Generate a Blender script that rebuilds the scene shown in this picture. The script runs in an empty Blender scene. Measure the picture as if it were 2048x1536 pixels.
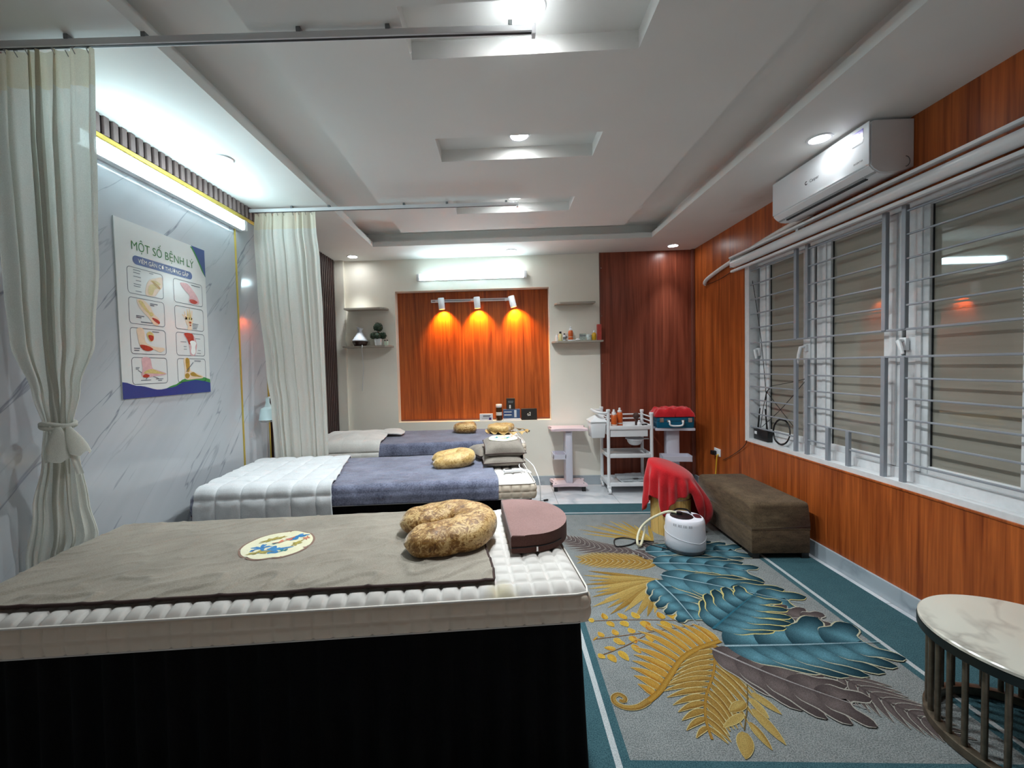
import bpy, bmesh, math, random
from mathutils import Vector, Matrix, noise

random.seed(7)
scene = bpy.context.scene
COL = scene.collection
PI = math.pi

# ------------------------------------------------------------------ camera, world, exposure
YAW, PITCH, ROLL = -0.0372985, -0.0347218, -0.023615
FPX, PX, PY = 835.87, 972.38, 762.16
cam_d = bpy.data.cameras.new('camera')
cam = bpy.data.objects.new('camera', cam_d)
COL.objects.link(cam)
cam_d.sensor_fit = 'HORIZONTAL'
cam_d.sensor_width = 36.0
cam_d.lens = FPX / 2048 * 36.0
cam_d.shift_x = (1024 - PX) / 2048
cam_d.shift_y = -(768 - PY) / 2048
cam_d.clip_start = 0.02
_f = Vector((math.sin(YAW) * math.cos(PITCH), math.cos(YAW) * math.cos(PITCH), math.sin(PITCH)))
_r = Vector((math.cos(YAW), -math.sin(YAW), 0))
_u = _r.cross(_f)
_r2 = math.cos(ROLL) * _r + math.sin(ROLL) * _u
_u2 = -math.sin(ROLL) * _r + math.cos(ROLL) * _u
cam.matrix_world = Matrix(((_r2.x, _u2.x, -_f.x, 0), (_r2.y, _u2.y, -_f.y, 0), (_r2.z, _u2.z, -_f.z, 1.365), (0, 0, 0, 1)))
scene.camera = cam

world = bpy.data.worlds.new('world')
scene.world = world
world.use_nodes = True
world.node_tree.nodes['Background'].inputs[0].default_value = (0.6, 0.65, 0.7, 1)
world.node_tree.nodes['Background'].inputs[1].default_value = 0.3
vs = scene.view_settings
vs.view_transform = 'Standard'
vs.look = 'None'
vs.gamma = 1.0
vs.use_curve_mapping = False
vs.exposure = 2.66
TUBE_E = 4.3        # emission of the tube lights
DOWN_E = 9.0         # emission of the downlight lenses
DOWN_W = 24.0        # watts of the lamp in each downlight
SPOT_W = 5.6        # watts of each orange track spot


# ------------------------------------------------------------------ helpers
def lin(r, g, b):
    def c(v):
        v /= 255.0
        return v / 12.92 if v <= 0.04045 else ((v + 0.055) / 1.055) ** 2.4
    return (c(r), c(g), c(b), 1.0)


class NT:
    def __init__(self, name):
        self.m = bpy.data.materials.new(name)
        self.m.use_nodes = True
        self.t = self.m.node_tree
        self.b = self.t.nodes['Principled BSDF']
        self.out = self.t.nodes['Material Output']

    def n(self, typ, **kw):
        nd = self.t.nodes.new(typ)
        for k, v in kw.items():
            if hasattr(nd, k):
                setattr(nd, k, v)
            else:
                nd.inputs[k.replace('_', ' ')].default_value = v
        return nd

    def l(self, a, b):
        self.t.links.new(a, b)

    def coords(self, kind='Object', scale=(1, 1, 1), rot=(0, 0, 0), loc=(0, 0, 0)):
        if kind == 'World':
            g = self.n('ShaderNodeNewGeometry').outputs['Position']
        else:
            g = self.n('ShaderNodeTexCoord').outputs[kind]
        mp = self.n('ShaderNodeMapping')
        mp.inputs['Scale'].default_value = scale
        mp.inputs['Rotation'].default_value = rot
        mp.inputs['Location'].default_value = loc
        self.l(g, mp.inputs['Vector'])
        return mp.outputs['Vector']

    def noise(self, vec, scale, detail=3, rough=0.5, dist=0.0):
        nd = self.n('ShaderNodeTexNoise')
        nd.inputs['Scale'].default_value = scale
        nd.inputs['Detail'].default_value = detail
        nd.inputs['Roughness'].default_value = rough
        nd.inputs['Distortion'].default_value = dist
        self.l(vec, nd.inputs['Vector'])
        return nd.outputs['Fac']

    def ramp(self, fac, stops):
        r = self.n('ShaderNodeValToRGB')
        cr = r.color_ramp
        while len(cr.elements) < len(stops):
            cr.elements.new(0.5)
        for e, (p, c) in zip(cr.elements, stops):
            e.position = p
            e.color = c
        self.l(fac, r.inputs['Fac'])
        return r.outputs['Color']

    def mix(self, fac, a, b, mode='MIX'):
        m = self.n('ShaderNodeMix', data_type='RGBA', blend_type=mode)
        for s, v in ((m.inputs[0], fac), (m.inputs[6], a), (m.inputs[7], b)):
            if hasattr(v, 'links') or hasattr(v, 'is_linked'):
                self.l(v, s)
            else:
                s.default_value = v
        return m.outputs[2]

    def math(self, op, a, b=0.0):
        m = self.n('ShaderNodeMath', operation=op)
        for s, v in ((m.inputs[0], a), (m.inputs[1], b)):
            if hasattr(v, 'is_linked'):
                self.l(v, s)
            else:
                s.default_value = v
        return m.outputs[0]

    def bump(self, h, strength=0.3, dist=0.01):
        bp = self.n('ShaderNodeBump')
        bp.inputs['Strength'].default_value = strength
        bp.inputs['Distance'].default_value = dist
        self.l(h, bp.inputs['Height'])
        self.l(bp.outputs['Normal'], self.b.inputs['Normal'])


def plain(name, col, rough=0.5, metal=0.0, spec=0.5, var=0.06, vscale=8.0, sheen=0.0, coat=0.0, bump=0.0, bscale=200.0):
    """procedural material: one colour with a slight noise variation"""
    t = NT(name)
    v = t.coords('Object')
    f = t.noise(v, vscale, 3)
    a = tuple(min(1, c * (1 - var)) for c in col[:3]) + (1,)
    b = tuple(min(1, c * (1 + var)) for c in col[:3]) + (1,)
    t.l(t.ramp(f, [(0.3, a), (0.7, b)]), t.b.inputs['Base Color'])
    t.b.inputs['Roughness'].default_value = rough
    t.b.inputs['Metallic'].default_value = metal
    t.b.inputs['Specular IOR Level'].default_value = spec
    if sheen:
        t.b.inputs['Sheen Weight'].default_value = sheen
    if coat:
        t.b.inputs['Coat Weight'].default_value = coat
    if bump:
        t.bump(t.noise(v, bscale, 2), bump, 0.002)
    return t.m


def emit(name, col, strength):
    t = NT(name)
    t.b.inputs['Base Color'].default_value = (0.8, 0.8, 0.8, 1)
    t.b.inputs['Emission Color'].default_value = col
    t.b.inputs['Emission Strength'].default_value = strength
    return t.m


M = {}


class B:
    """collects shapes into one bmesh"""
    def __init__(self):
        self.bm = bmesh.new()
        self.mi = 0

    def _new(self, fn, *a, **k):
        n0 = set(self.bm.faces)
        fn(*a, **k)
        for f in self.bm.faces:
            if f not in n0:
                f.material_index = self.mi

    def faces(self, vs, fs):
        v = [self.bm.verts.new(p) for p in vs]
        out = []
        for f in fs:
            try:
                fc = self.bm.faces.new([v[i] for i in f])
                fc.material_index = self.mi
                out.append(fc)
            except ValueError:
                pass
        return v, out

    def box(self, x0, x1, y0, y1, z0, z1, bev=0.0, seg=2, mat=None):
        vs = [(x, y, z) for z in (z0, z1) for y in (y0, y1) for x in (x0, x1)]
        fs = [(0, 2, 3, 1), (4, 5, 7, 6), (0, 1, 5, 4), (2, 6, 7, 3), (0, 4, 6, 2), (1, 3, 7, 5)]
        if mat is not None:
            vs = [mat @ Vector(p) for p in vs]
        v, f = self.faces(vs, fs)
        if bev > 0:
            es = list({e for fc in f for e in fc.edges})
            bmesh.ops.bevel(self.bm, geom=es, offset=bev, segments=seg, affect='EDGES', profile=0.5)
        return self

    def grid(self, nu, nv, fn, close_u=False, close_v=False):
        uu = nu if close_u else nu + 1
        vv = nv if close_v else nv + 1
        vt = [[self.bm.verts.new(fn(i / nu, j / nv)) for j in range(vv)] for i in range(uu)]
        for i in range(nu):
            for j in range(nv):
                q = [vt[i][j], vt[(i + 1) % uu][j], vt[(i + 1) % uu][(j + 1) % vv], vt[i][(j + 1) % vv]]
                try:
                    f = self.bm.faces.new(q)
                    f.material_index = self.mi
                except ValueError:
                    pass
        return vt

    def cap(self, vs):
        try:
            f = self.bm.faces.new(vs)
            f.material_index = self.mi
        except ValueError:
            pass

    def lathe(self, prof, c=(0, 0, 0), n=24, cap0=True, cap1=True, sx=1.0, sy=1.0):
        """prof: list of (r, z)"""
        k = len(prof) - 1
        vt = self.grid(n, k, lambda u, v: (c[0] + sx * prof[round(v * k)][0] * math.cos(2 * PI * u),
                                           c[1] + sy * prof[round(v * k)][0] * math.sin(2 * PI * u),
                                           c[2] + prof[round(v * k)][1]), close_u=True)
        if cap0:
            self.cap([r[0] for r in vt][::-1])
        if cap1:
            self.cap([r[-1] for r in vt])
        return self

    def tube(self, pts, r, n=8, closed=False, caps=True, ry=None):
        """round bar along a list of points; r number or list"""
        P = [Vector(p) for p in pts]
        k = len(P)
        rs = r if isinstance(r, (list, tuple)) else [r] * k
        up = Vector((0, 0, 1))
        rings = []
        prevx = None
        for i in range(k):
            if closed:
                d = P[(i + 1) % k] - P[i - 1]
            else:
                d = P[min(i + 1, k - 1)] - P[max(i - 1, 0)]
            d.normalize()
            if prevx is None:
                ref = up if abs(d.z) < 0.95 else Vector((1, 0, 0))
                x = d.cross(ref).normalized()
            else:
                x = (prevx - d * prevx.dot(d)).normalized()
            prevx = x
            y = d.cross(x)
            rings.append([self.bm.verts.new(P[i] + (x * math.cos(2 * PI * a / n) + y * math.sin(2 * PI * a / n) * (ry if ry else 1)) * rs[i]) for a in range(n)])
        kk = k if closed else k - 1
        for i in range(kk):
            for a in range(n):
                f = self.bm.faces.new((rings[i][a], rings[i][(a + 1) % n], rings[(i + 1) % k][(a + 1) % n], rings[(i + 1) % k][a]))
                f.material_index = self.mi
        if caps and not closed:
            self.cap(rings[0][::-1])
            self.cap(rings[-1])
        return self

    def cyl(self, p0, p1, r, n=16):
        return self.tube([p0, p1], r, n)

    def prism(self, out, z0, z1, bev=0.0, seg=2):
        k = len(out)
        v = [self.bm.verts.new((x, y, z0)) for x, y in out] + [self.bm.verts.new((x, y, z1)) for x, y in out]
        fs = [self.bm.faces.new(v[:k][::-1]), self.bm.faces.new(v[k:])]
        for i in range(k):
            fs.append(self.bm.faces.new((v[i], v[(i + 1) % k], v[k + (i + 1) % k], v[k + i])))
        for f in fs:
            f.material_index = self.mi
        if bev:
            es = list(set(fs[0].edges) | set(fs[1].edges))
            bmesh.ops.bevel(self.bm, geom=es, offset=bev, segments=seg, affect='EDGES', profile=0.5)
        return self

    def poly(self, pts, z):
        return self.faces([(x, y, z) for x, y in pts], [tuple(range(len(pts)))])

    def sphere(self, c, r, sc=(1, 1, 1), nu=14, nv=8):
        self.lathe([(r * math.sin(PI * (j + 0.001) / (nv + 0.002)), -r * math.cos(PI * j / nv) * sc[2]) for j in range(nv + 1)], c, nu, sx=sc[0], sy=sc[1])
        return self

    def build(self, name, mat, parent=None, smooth=None, mod=None):
        bm = self.bm
        bmesh.ops.remove_doubles(bm, verts=bm.verts, dist=1e-6)
        bmesh.ops.recalc_face_normals(bm, faces=bm.faces)
        me = bpy.data.meshes.new(name)
        bm.to_mesh(me)
        bm.free()
        for m in (mat if isinstance(mat, (list, tuple)) else [mat]):
            me.materials.append(m)
        if smooth is not None:
            me.polygons.foreach_set('use_smooth', [True] * len(me.polygons))
            if smooth < 180:
                try:
                    me.set_sharp_from_angle(angle=math.radians(smooth))
                except Exception:
                    pass
        o = bpy.data.objects.new(name, me)
        COL.objects.link(o)
        if parent:
            o.parent = parent
        return o


def tag(o, label=None, cat=None, group=None, kind=None):
    for k, v in (('label', label), ('category', cat), ('group', group), ('kind', kind)):
        if v:
            o[k] = v
    return o


def empty(name, loc=(0, 0, 0), rz=0.0, label=None, cat=None, group=None, rot=None):
    o = bpy.data.objects.new(name, None)
    o.empty_display_size = 0.05
    COL.objects.link(o)
    o.location = loc
    o.rotation_euler = rot if rot else (0, 0, rz)
    return tag(o, label, cat, group)


def axes(o, loc, ex, ey, ez):
    o.matrix_world = Matrix(((ex[0], ey[0], ez[0], loc[0]), (ex[1], ey[1], ez[1], loc[1]), (ex[2], ey[2], ez[2], loc[2]), (0, 0, 0, 1)))


def copy_tree(o, parent=None):
    c = o.copy()
    COL.objects.link(c)
    c.parent = parent
    for ch in list(o.children):
        copy_tree(ch, c)
    return c


def text_mesh(body, size, name, mat, parent, loc=(0, 0, 0), align='CENTER', extrude=0.0, sx=1.0, bold=0.0):
    cu = bpy.data.curves.new('t', 'FONT')
    cu.body = body
    cu.size = size
    cu.align_x = align
    cu.extrude = extrude
    cu.offset = bold
    cu.resolution_u = 3
    t = bpy.data.objects.new('t', cu)
    COL.objects.link(t)
    dg = bpy.context.evaluated_depsgraph_get()
    me = bpy.data.meshes.new_from_object(t.evaluated_get(dg))
    bpy.data.objects.remove(t)
    bpy.data.curves.remove(cu)
    me.name = name
    me.materials.clear()
    me.materials.append(mat)
    o = bpy.data.objects.new(name, me)
    COL.objects.link(o)
    o.parent = parent
    o.location = loc
    o.scale = (sx, 1, 1)
    return o


def rrect(x0, x1, y0, y1, r, n=5):
    out = []
    for cx, cy, a0 in ((x1 - r, y1 - r, 0), (x0 + r, y1 - r, 90), (x0 + r, y0 + r, 180), (x1 - r, y0 + r, 270)):
        for i in range(n + 1):
            a = math.radians(a0 + 90 * i / n)
            out.append((cx + r * math.cos(a), cy + r * math.sin(a)))
    return out


def catmull(pts, n=8, closed=False):
    P = [Vector(p) for p in pts]
    k = len(P)
    out = []
    rng = k if closed else k - 1
    for i in range(rng):
        if closed:
            a, b, c, d = P[i - 1], P[i], P[(i + 1) % k], P[(i + 2) % k]
        else:
            a, b, c, d = P[max(i - 1, 0)], P[i], P[i + 1], P[min(i + 2, k - 1)]
        for j in range(n):
            t = j / n
            out.append(0.5 * ((2 * b) + (c - a) * t + (2 * a - 5 * b + 4 * c - d) * t * t + (3 * b - a - 3 * c + d) * t ** 3))
    if not closed:
        out.append(P[-1])
    return out


def interp(tab, x):
    if x <= tab[0][0]:
        return tab[0][1]
    for (a, va), (b, vb) in zip(tab, tab[1:]):
        if x <= b:
            t = (x - a) / (b - a)
            t = t * t * (3 - 2 * t)
            return va + (vb - va) * t
    return tab[-1][1]


def nz(x, y, z=0.0):
    return noise.noise(Vector((x, y, z)))


# ------------------------------------------------------------------ materials
def wood_panel(name, dark, light, sc=1.0, rough=0.35, axis='z', kind='World'):
    t = NT(name)
    s = {'z': (9, 9, 0.55), 'y': (9, 0.55, 9), 'x': (0.55, 9, 9)}[axis]
    v = t.coords(kind, tuple(c * sc for c in s))
    a = t.noise(v, 1.6, 4, 0.55, 1.2)
    s2 = {'z': (70, 70, 1.6), 'y': (70, 1.6, 70), 'x': (1.6, 70, 70)}[axis]
    v2 = t.coords(kind, tuple(c * sc for c in s2))
    b = t.noise(v2, 1.0, 3, 0.6)
    f = t.math('ADD', t.math('MULTIPLY', a, 0.6), t.math('MULTIPLY', b, 0.4))
    mid = tuple((x + y) / 2 for x, y in zip(dark, light))
    t.l(t.ramp(f, [(0.34, dark), (0.5, mid), (0.66, light)]), t.b.inputs['Base Color'])
    t.b.inputs['Roughness'].default_value = rough
    t.b.inputs['Specular IOR Level'].default_value = 0.4
    t.bump(b, 0.04, 0.002)
    return t.m


def marble(name, base, vein, sy=(1.0, 1.0, 1.0), rot=(0, 0, 0), rough=0.12, width=0.02, scale=1.0, soft=0.5, kind='World'):
    t = NT(name)
    v0 = t.coords(kind, (1, 1, 1), rot)
    mp = t.n('ShaderNodeMapping')
    mp.inputs['Scale'].default_value = sy
    t.l(v0, mp.inputs['Vector'])
    v = mp.outputs['Vector']
    n1 = t.noise(v, 1.0 * scale, 4, 0.5, 0.25)
    d = t.math('ABSOLUTE', t.math('SUBTRACT', n1, 0.5))
    vein_f = t.math('SUBTRACT', 1.0, t.math('MINIMUM', t.math('DIVIDE', d, width), 1.0))
    n2 = t.noise(v, 0.7 * scale, 2)
    vein_f = t.math('MULTIPLY', vein_f, t.ramp(n2, [(0.36, (0, 0, 0, 1)), (0.56, (1, 1, 1, 1))]))
    n3 = t.noise(v, 0.5 * scale, 3, 0.6)
    b2 = tuple(c * 0.86 for c in base[:3]) + (1,)
    bc = t.ramp(n3, [(0.3, b2), (0.65, base)])
    t.l(t.mix(t.math('MULTIPLY', vein_f, soft), bc, vein), t.b.inputs['Base Color'])
    t.b.inputs['Roughness'].default_value = rough
    return t.m


M['paint'] = plain('white_ceiling_paint', lin(232, 232, 229), 0.7, spec=0.2, var=0.02, vscale=2.0)
M['wall'] = plain('cream_wall_paint', lin(246, 241, 228), 0.6, spec=0.25, var=0.025, vscale=2.5)
M['wood'] = wood_panel('red_brown_wood_laminate', lin(122, 53, 20), lin(198, 104, 46))
M['wood_dark'] = wood_panel('dark_red_wood_laminate', lin(108, 50, 36), lin(160, 86, 63), 0.8, 0.3)
M['marble_wall'] = marble('white_marble_panel', lin(188, 193, 198), lin(102, 108, 122), (1, 3.6, 0.40), (0.74, 0, 0), 0.10, 0.013, 2.0, 0.75)
M['marble_base'] = marble('grey_marble_skirting', lin(176, 186, 194), lin(120, 130, 140), (1.5, 1.5, 1.5), (0.5, 0.3, 0.2), 0.2, 0.05, 2.0, 0.6)
M['tile'] = marble('pale_marble_floor_tile', lin(214, 216, 220), lin(150, 158, 168), (1, 1, 1), (0, 0, 0.6), 0.15, 0.05, 1.4, 0.6)
M['grout'] = plain('tile_grout', lin(120, 120, 120), 0.9)
M['gold'] = plain('brushed_gold_trim', lin(214, 190, 96), 0.35, 0.6)
M['slat'] = plain('taupe_slat', lin(136, 118, 116), 0.5, var=0.1, vscale=20)
M['slat_groove'] = plain('dark_slat_groove', lin(44, 34, 34), 0.6)
M['bronze_trim'] = plain('brown_corner_trim', lin(120, 70, 58), 0.3)
M['white_plastic'] = plain('white_plastic', lin(232, 233, 235), 0.35, var=0.02)
M['white_gloss'] = plain('glossy_white_plastic', lin(236, 240, 244), 0.12, var=0.01, coat=0.3)
M['grey_plastic'] = plain('grey_plastic', lin(120, 122, 124), 0.4)
M['black_plastic'] = plain('black_plastic', lin(22, 22, 24), 0.35)
M['dark_slot'] = plain('dark_slot', lin(30, 30, 32), 0.6)
M['tube'] = emit('tube_light_diffuser', (0.68, 0.93, 1.0, 1), TUBE_E)
M['lens'] = emit('downlight_lens', (0.96, 0.99, 1.0, 1), DOWN_E)
M['steel_paint'] = plain('grey_painted_steel', lin(150, 155, 163), 0.4, 0.1)
M['alu'] = plain('white_aluminium', lin(226, 228, 230), 0.4, var=0.05, vscale=30)
M['gasket'] = plain('black_gasket', lin(40, 42, 46), 0.6)
M['chrome'] = plain('chrome', lin(205, 205, 205), 0.2, 0.9)
M['ink_black'] = plain('black_ink', lin(45, 48, 52), 0.6)


def pane_mat():
    t = NT('grey_film_glass')
    v = t.coords('World', (1, 0.5, 9))
    f = t.noise(v, 2.0, 3, 0.6)
    t.l(t.ramp(f, [(0.3, lin(146, 141, 130)), (0.7, lin(158, 153, 141))]), t.b.inputs['Base Color'])
    t.b.inputs['Roughness'].default_value = 0.9
    t.b.inputs['Specular IOR Level'].default_value = 0.2
    t.b.inputs['Coat Weight'].default_value = 1.0
    t.b.inputs['Coat Roughness'].default_value = 0.03
    t.b.inputs['Coat IOR'].default_value = 1.6
    return t.m


M['pane'] = pane_mat()


def ceiling_mat():
    t = NT('white_soffit_with_water_stain')
    v = t.coords('World', (1, 1, 1))
    f = t.noise(v, 2.0, 3)
    base = t.ramp(f, [(0.3, lin(228, 228, 225)), (0.7, lin(236, 236, 233))])
    sub = t.n('ShaderNodeVectorMath', operation='SUBTRACT')
    t.l(t.coords('World', (1, 1, 1)), sub.inputs[0])
    sub.inputs[1].default_value = (2.0, 3.3, 2.6)
    mul = t.n('ShaderNodeVectorMath', operation='MULTIPLY')
    t.l(sub.outputs[0], mul.inputs[0])
    mul.inputs[1].default_value = (5.0, 2.4, 1)
    ln = t.n('ShaderNodeVectorMath', operation='LENGTH')
    t.l(mul.outputs[0], ln.inputs[0])
    nn = t.noise(t.coords('World', (1, 1, 1)), 9.0, 4, 0.7)
    fac = t.math('SUBTRACT', 1.15, t.math('ADD', ln.outputs['Value'], t.math('MULTIPLY', nn, 0.7)))
    fac = t.math('MULTIPLY', t.math('MAXIMUM', t.math('MINIMUM', fac, 1.0), 0.0), 0.45)
    t.l(t.mix(fac, base, lin(150, 118, 96)), t.b.inputs['Base Color'])
    t.b.inputs['Roughness'].default_value = 0.7
    return t.m


M['soffit'] = ceiling_mat()


def carpet(name, c0, c1, s=240.0):
    t = NT(name)
    v = t.coords('World')
    a = t.noise(v, s, 2, 0.7)
    b = t.noise(v, 14.0, 3, 0.6)
    f = t.math('ADD', t.math('MULTIPLY', a, 0.88), t.math('MULTIPLY', b, 0.12))
    t.l(t.ramp(f, [(0.38, c0), (0.62, c1)]), t.b.inputs['Base Color'])
    t.b.inputs['Roughness'].default_value = 0.95
    t.b.inputs['Specular IOR Level'].default_value = 0.1
    t.bump(a, 0.5, 0.003)
    return t.m


M['rug_grey'] = carpet('grey_rug_pile', lin(88, 93, 94), lin(146, 150, 149))
M['rug_teal'] = carpet('teal_rug_pile', lin(40, 68, 77), lin(72, 105, 112))
M['rug_line'] = carpet('pale_rug_line', lin(150, 156, 158), lin(190, 196, 198))


def rug_print():
    t = NT('rug_printed_colour')
    at = t.n('ShaderNodeAttribute', attribute_name='Col')
    v = t.coords('World')
    a = t.noise(v, 260, 2, 0.7)
    g = t.ramp(a, [(0.35, (0.48, 0.48, 0.48, 1)), (0.65, (0.80, 0.80, 0.80, 1))])
    t.l(t.mix(1.0, at.outputs['Color'], g, 'MULTIPLY'), t.b.inputs['Base Color'])
    t.b.inputs['Roughness'].default_value = 0.95
    t.b.inputs['Specular IOR Level'].default_value = 0.1
    t.bump(a, 0.4, 0.003)
    return t.m


M['rug_print'] = rug_print()


def fabric(name, c0, c1, fine=300.0, coarse=5.0, rough=0.9, sheen=0.2, bump=0.25, stretch=(1, 1, 1), kind='Object'):
    t = NT(name)
    v = t.coords(kind, stretch)
    a = t.noise(v, fine, 2, 0.6)
    b = t.noise(v, coarse, 4, 0.6)
    f = t.math('ADD', t.math('MULTIPLY', a, 0.5), t.math('MULTIPLY', b, 0.5))
    t.l(t.ramp(f, [(0.36, c0), (0.64, c1)]), t.b.inputs['Base Color'])
    t.b.inputs['Roughness'].default_value = rough
    t.b.inputs['Specular IOR Level'].default_value = 0.15
    t.b.inputs['Sheen Weight'].default_value = sheen
    t.bump(a, bump, 0.002)
    return t.m


M['taupe_cloth'] = fabric('taupe_bed_cloth', lin(136, 128, 116), lin(166, 157, 144), 260, 6)
M['taupe_pillow'] = fabric('grey_brown_pillow_cloth', lin(112, 104, 96), lin(138, 130, 120), 260, 8)
M['dark_binding'] = plain('dark_brown_binding', lin(58, 38, 34), 0.8)
M['navy'] = fabric('blue_grey_plush', lin(72, 75, 95), lin(126, 130, 152), 120, 9, sheen=0.5)
M['quilt'] = fabric('white_grey_quilt', lin(194, 196, 198), lin(214, 216, 218), 200, 4)
M['quilt_warm'] = fabric('grey_blanket', lin(196, 193, 188), lin(220, 217, 212), 200, 6)
M['skirt'] = fabric('black_bed_skirt', lin(7, 7, 9), lin(14, 14, 16), 200, 5, sheen=0.0)
M['red_towel'] = fabric('red_towel', lin(168, 18, 26), lin(206, 34, 42), 220, 8, sheen=0.3)
M['cushion'] = fabric('brown_cushion_suede', lin(126, 96, 92), lin(150, 117, 113), 260, 5, sheen=0.3)
M['cushion_side'] = fabric('dark_brown_cushion_side', lin(84, 56, 50), lin(102, 70, 64), 260, 5)
M['tweed'] = fabric('brown_tweed', lin(66, 53, 39), lin(108, 90, 69), 130, 10, sheen=0.1, stretch=(1, 1, 3))
M['patch'] = fabric('cream_embroidery_ground', lin(232, 226, 190), lin(240, 236, 206), 300, 5)
M['piping'] = plain('white_piping', lin(226, 220, 212), 0.6)


def mattress_mat():
    t = NT('white_quilted_mattress_cover')
    v = t.coords('Object')
    f = t.noise(v, 6.0, 3)
    base = t.ramp(f, [(0.3, lin(200, 194, 188)), (0.7, lin(216, 211, 206))])
    sub = t.n('ShaderNodeVectorMath', operation='DISTANCE')
    t.l(t.coords('Object'), sub.inputs[0])
    sub.inputs[1].default_value = (1.62, 0.02, 0.69)
    nn = t.noise(v, 30.0, 3)
    k = t.math('ADD', t.math('MULTIPLY', sub.outputs['Value'], 14.0), t.math('MULTIPLY', nn, 0.8))
    k = t.math('MULTIPLY', t.math('MAXIMUM', t.math('SUBTRACT', 1.2, k), 0.0), 0.55)
    t.l(t.mix(k, base, lin(186, 166, 60)), t.b.inputs['Base Color'])
    t.b.inputs['Roughness'].default_value = 0.75
    t.b.inputs['Specular IOR Level'].default_value = 0.25
    return t.m


M['mattress'] = mattress_mat()
M['mattress_side'] = plain('beige_mattress_border', lin(240, 224, 204), 0.75, spec=0.2, var=0.04, vscale=6)


def velvet(name, dark, mid, light, sc=1.0):
    t = NT(name)
    v = t.coords('Object')
    w = t.noise(v, 9 * sc, 3, 0.6, 2.0)
    b = t.noise(v, 36 * sc, 4, 0.7, 2.5)
    f = t.math('ADD', t.math('MULTIPLY', w, 0.45), t.math('MULTIPLY', b, 0.55))
    t.l(t.ramp(f, [(0.36, dark), (0.47, mid), (0.56, light), (0.64, mid)]), t.b.inputs['Base Color'])
    t.b.inputs['Roughness'].default_value = 0.45
    t.b.inputs['Sheen Weight'].default_value = 0.6
    t.b.inputs['Sheen Roughness'].default_value = 0.3
    t.bump(b, 0.35, 0.01)
    return t.m


M['velvet_brown'] = velvet('crushed_golden_brown_velvet', lin(92, 58, 18), lin(150, 104, 42), lin(226, 192, 132))
M['velvet_gold'] = velvet('crushed_pale_gold_velvet', lin(134, 98, 40), lin(190, 152, 88), lin(222, 190, 128), 0.9)


def curtain_mat(nm='sheer_off_white_curtain', ca=lin(222, 222, 214), cb=lin(238, 238, 231), tl=0.45):
    t = NT(nm)
    v = t.coords('Object', (1, 1, 1))
    a = t.noise(v, 380, 2)
    c = t.ramp(a, [(0.3, ca), (0.7, cb)])
    d = t.n('ShaderNodeBsdfDiffuse')
    tr = t.n('ShaderNodeBsdfTranslucent')
    tp = t.n('ShaderNodeBsdfTransparent')
    t.l(c, d.inputs['Color'])
    t.l(c, tr.inputs['Color'])
    m1 = t.n('ShaderNodeMixShader')
    m1.inputs[0].default_value = tl
    t.l(d.outputs[0], m1.inputs[1])
    t.l(tr.outputs[0], m1.inputs[2])
    m2 = t.n('ShaderNodeMixShader')
    m2.inputs[0].default_value = 0.01
    t.l(m1.outputs[0], m2.inputs[1])
    t.l(tp.outputs[0], m2.inputs[2])
    t.l(m2.outputs[0], t.out.inputs['Surface'])
    return t.m


M['curtain'] = curtain_mat()
M['curtain_tape'] = curtain_mat('curtain_header_tape', lin(226, 220, 200), lin(238, 232, 214), 0.35)
# ------------------------------------------------------------------ the room
XL, XR, YB, YF, ZC = -1.87, 2.145, 4.75, -2.2, 2.60


def struct(o):
    o['kind'] = 'structure'
    return o


# floor: grout bed with separate tiles
fl = struct(B().box(XL - 0.1, XR + 0.25, YF - 0.1, YB + 0.2, -0.1, -0.004).build('floor', M['grout']))
tile_me = None
ty = YB - 0.001
for i in range(7):
    for j in range(12):
        x0, y1 = XL + 0.6 * i, YB - 0.6 * j
        x1, y0 = min(x0 + 0.597, XR), max(y1 - 0.597, YF)
        if x1 - x0 < 0.05 or y1 - y0 < 0.05:
            continue
        w, d = x1 - x0, y1 - y0
        key = (round(w, 3), round(d, 3))
        if tile_me is None:
            tile_me = {}
        if key not in tile_me:
            o = B().box(0, w, 0, d, -0.006, 0, 0.001, 1).build('floor_tile', M['tile'], fl)
            tile_me[key] = o.data
        else:
            o = bpy.data.objects.new('floor_tile', tile_me[key])
            COL.objects.link(o)
            o.parent = fl
        o.location = (x0, y0, 0)

# back wall with the niche
NX0, NX1, NZ0, NZ1, ND = -1.195, 0.551, 0.744, 2.242, 0.12
b = B()
b.box(XL - 0.1, NX0, YB, YB + 0.2, 0, 2.85)
b.box(NX1, XR + 0.25, YB, YB + 0.2, 0, 2.85)
b.box(NX0, NX1, YB, YB + 0.2, 0, NZ0)
b.box(NX0, NX1, YB, YB + 0.2, NZ1, 2.85)
wb = struct(b.build('wall_back', M['wall']))
B().box(NX0 + 0.001, NX1 - 0.001, YB + ND, YB + ND + 0.02, NZ0 + 0.001, NZ1 - 0.001).build('niche_panel', M['wood'], wb)
B().box(NX0 + 0.005, NX1 - 0.005, YB + ND - 0.012, YB + ND, NZ0 + 0.001, NZ0 + 0.016).build('niche_bead', M['bronze_trim'], wb)
B().box(XL, -1.765, YB - 0.045, YB, 0.105, ZC).build('pilaster', M['wall'], wb)
B().box(1.118, XR - 0.001, YB - 0.012, YB, 0.105, ZC).build('wood_panel', M['wood_dark'], wb)
for zz in (2.43, 1.9, 1.37, 0.84):
    B().cyl((1.132, YB - 0.014, zz), (1.132, YB - 0.010, zz), 0.005, 8).build('screw_cap', M['chrome'], wb)
struct(B().box(1.112, 1.124, YB - 0.016, YB - 0.001, 0.105, ZC).build('trim_1', M['bronze_trim']))
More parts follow.
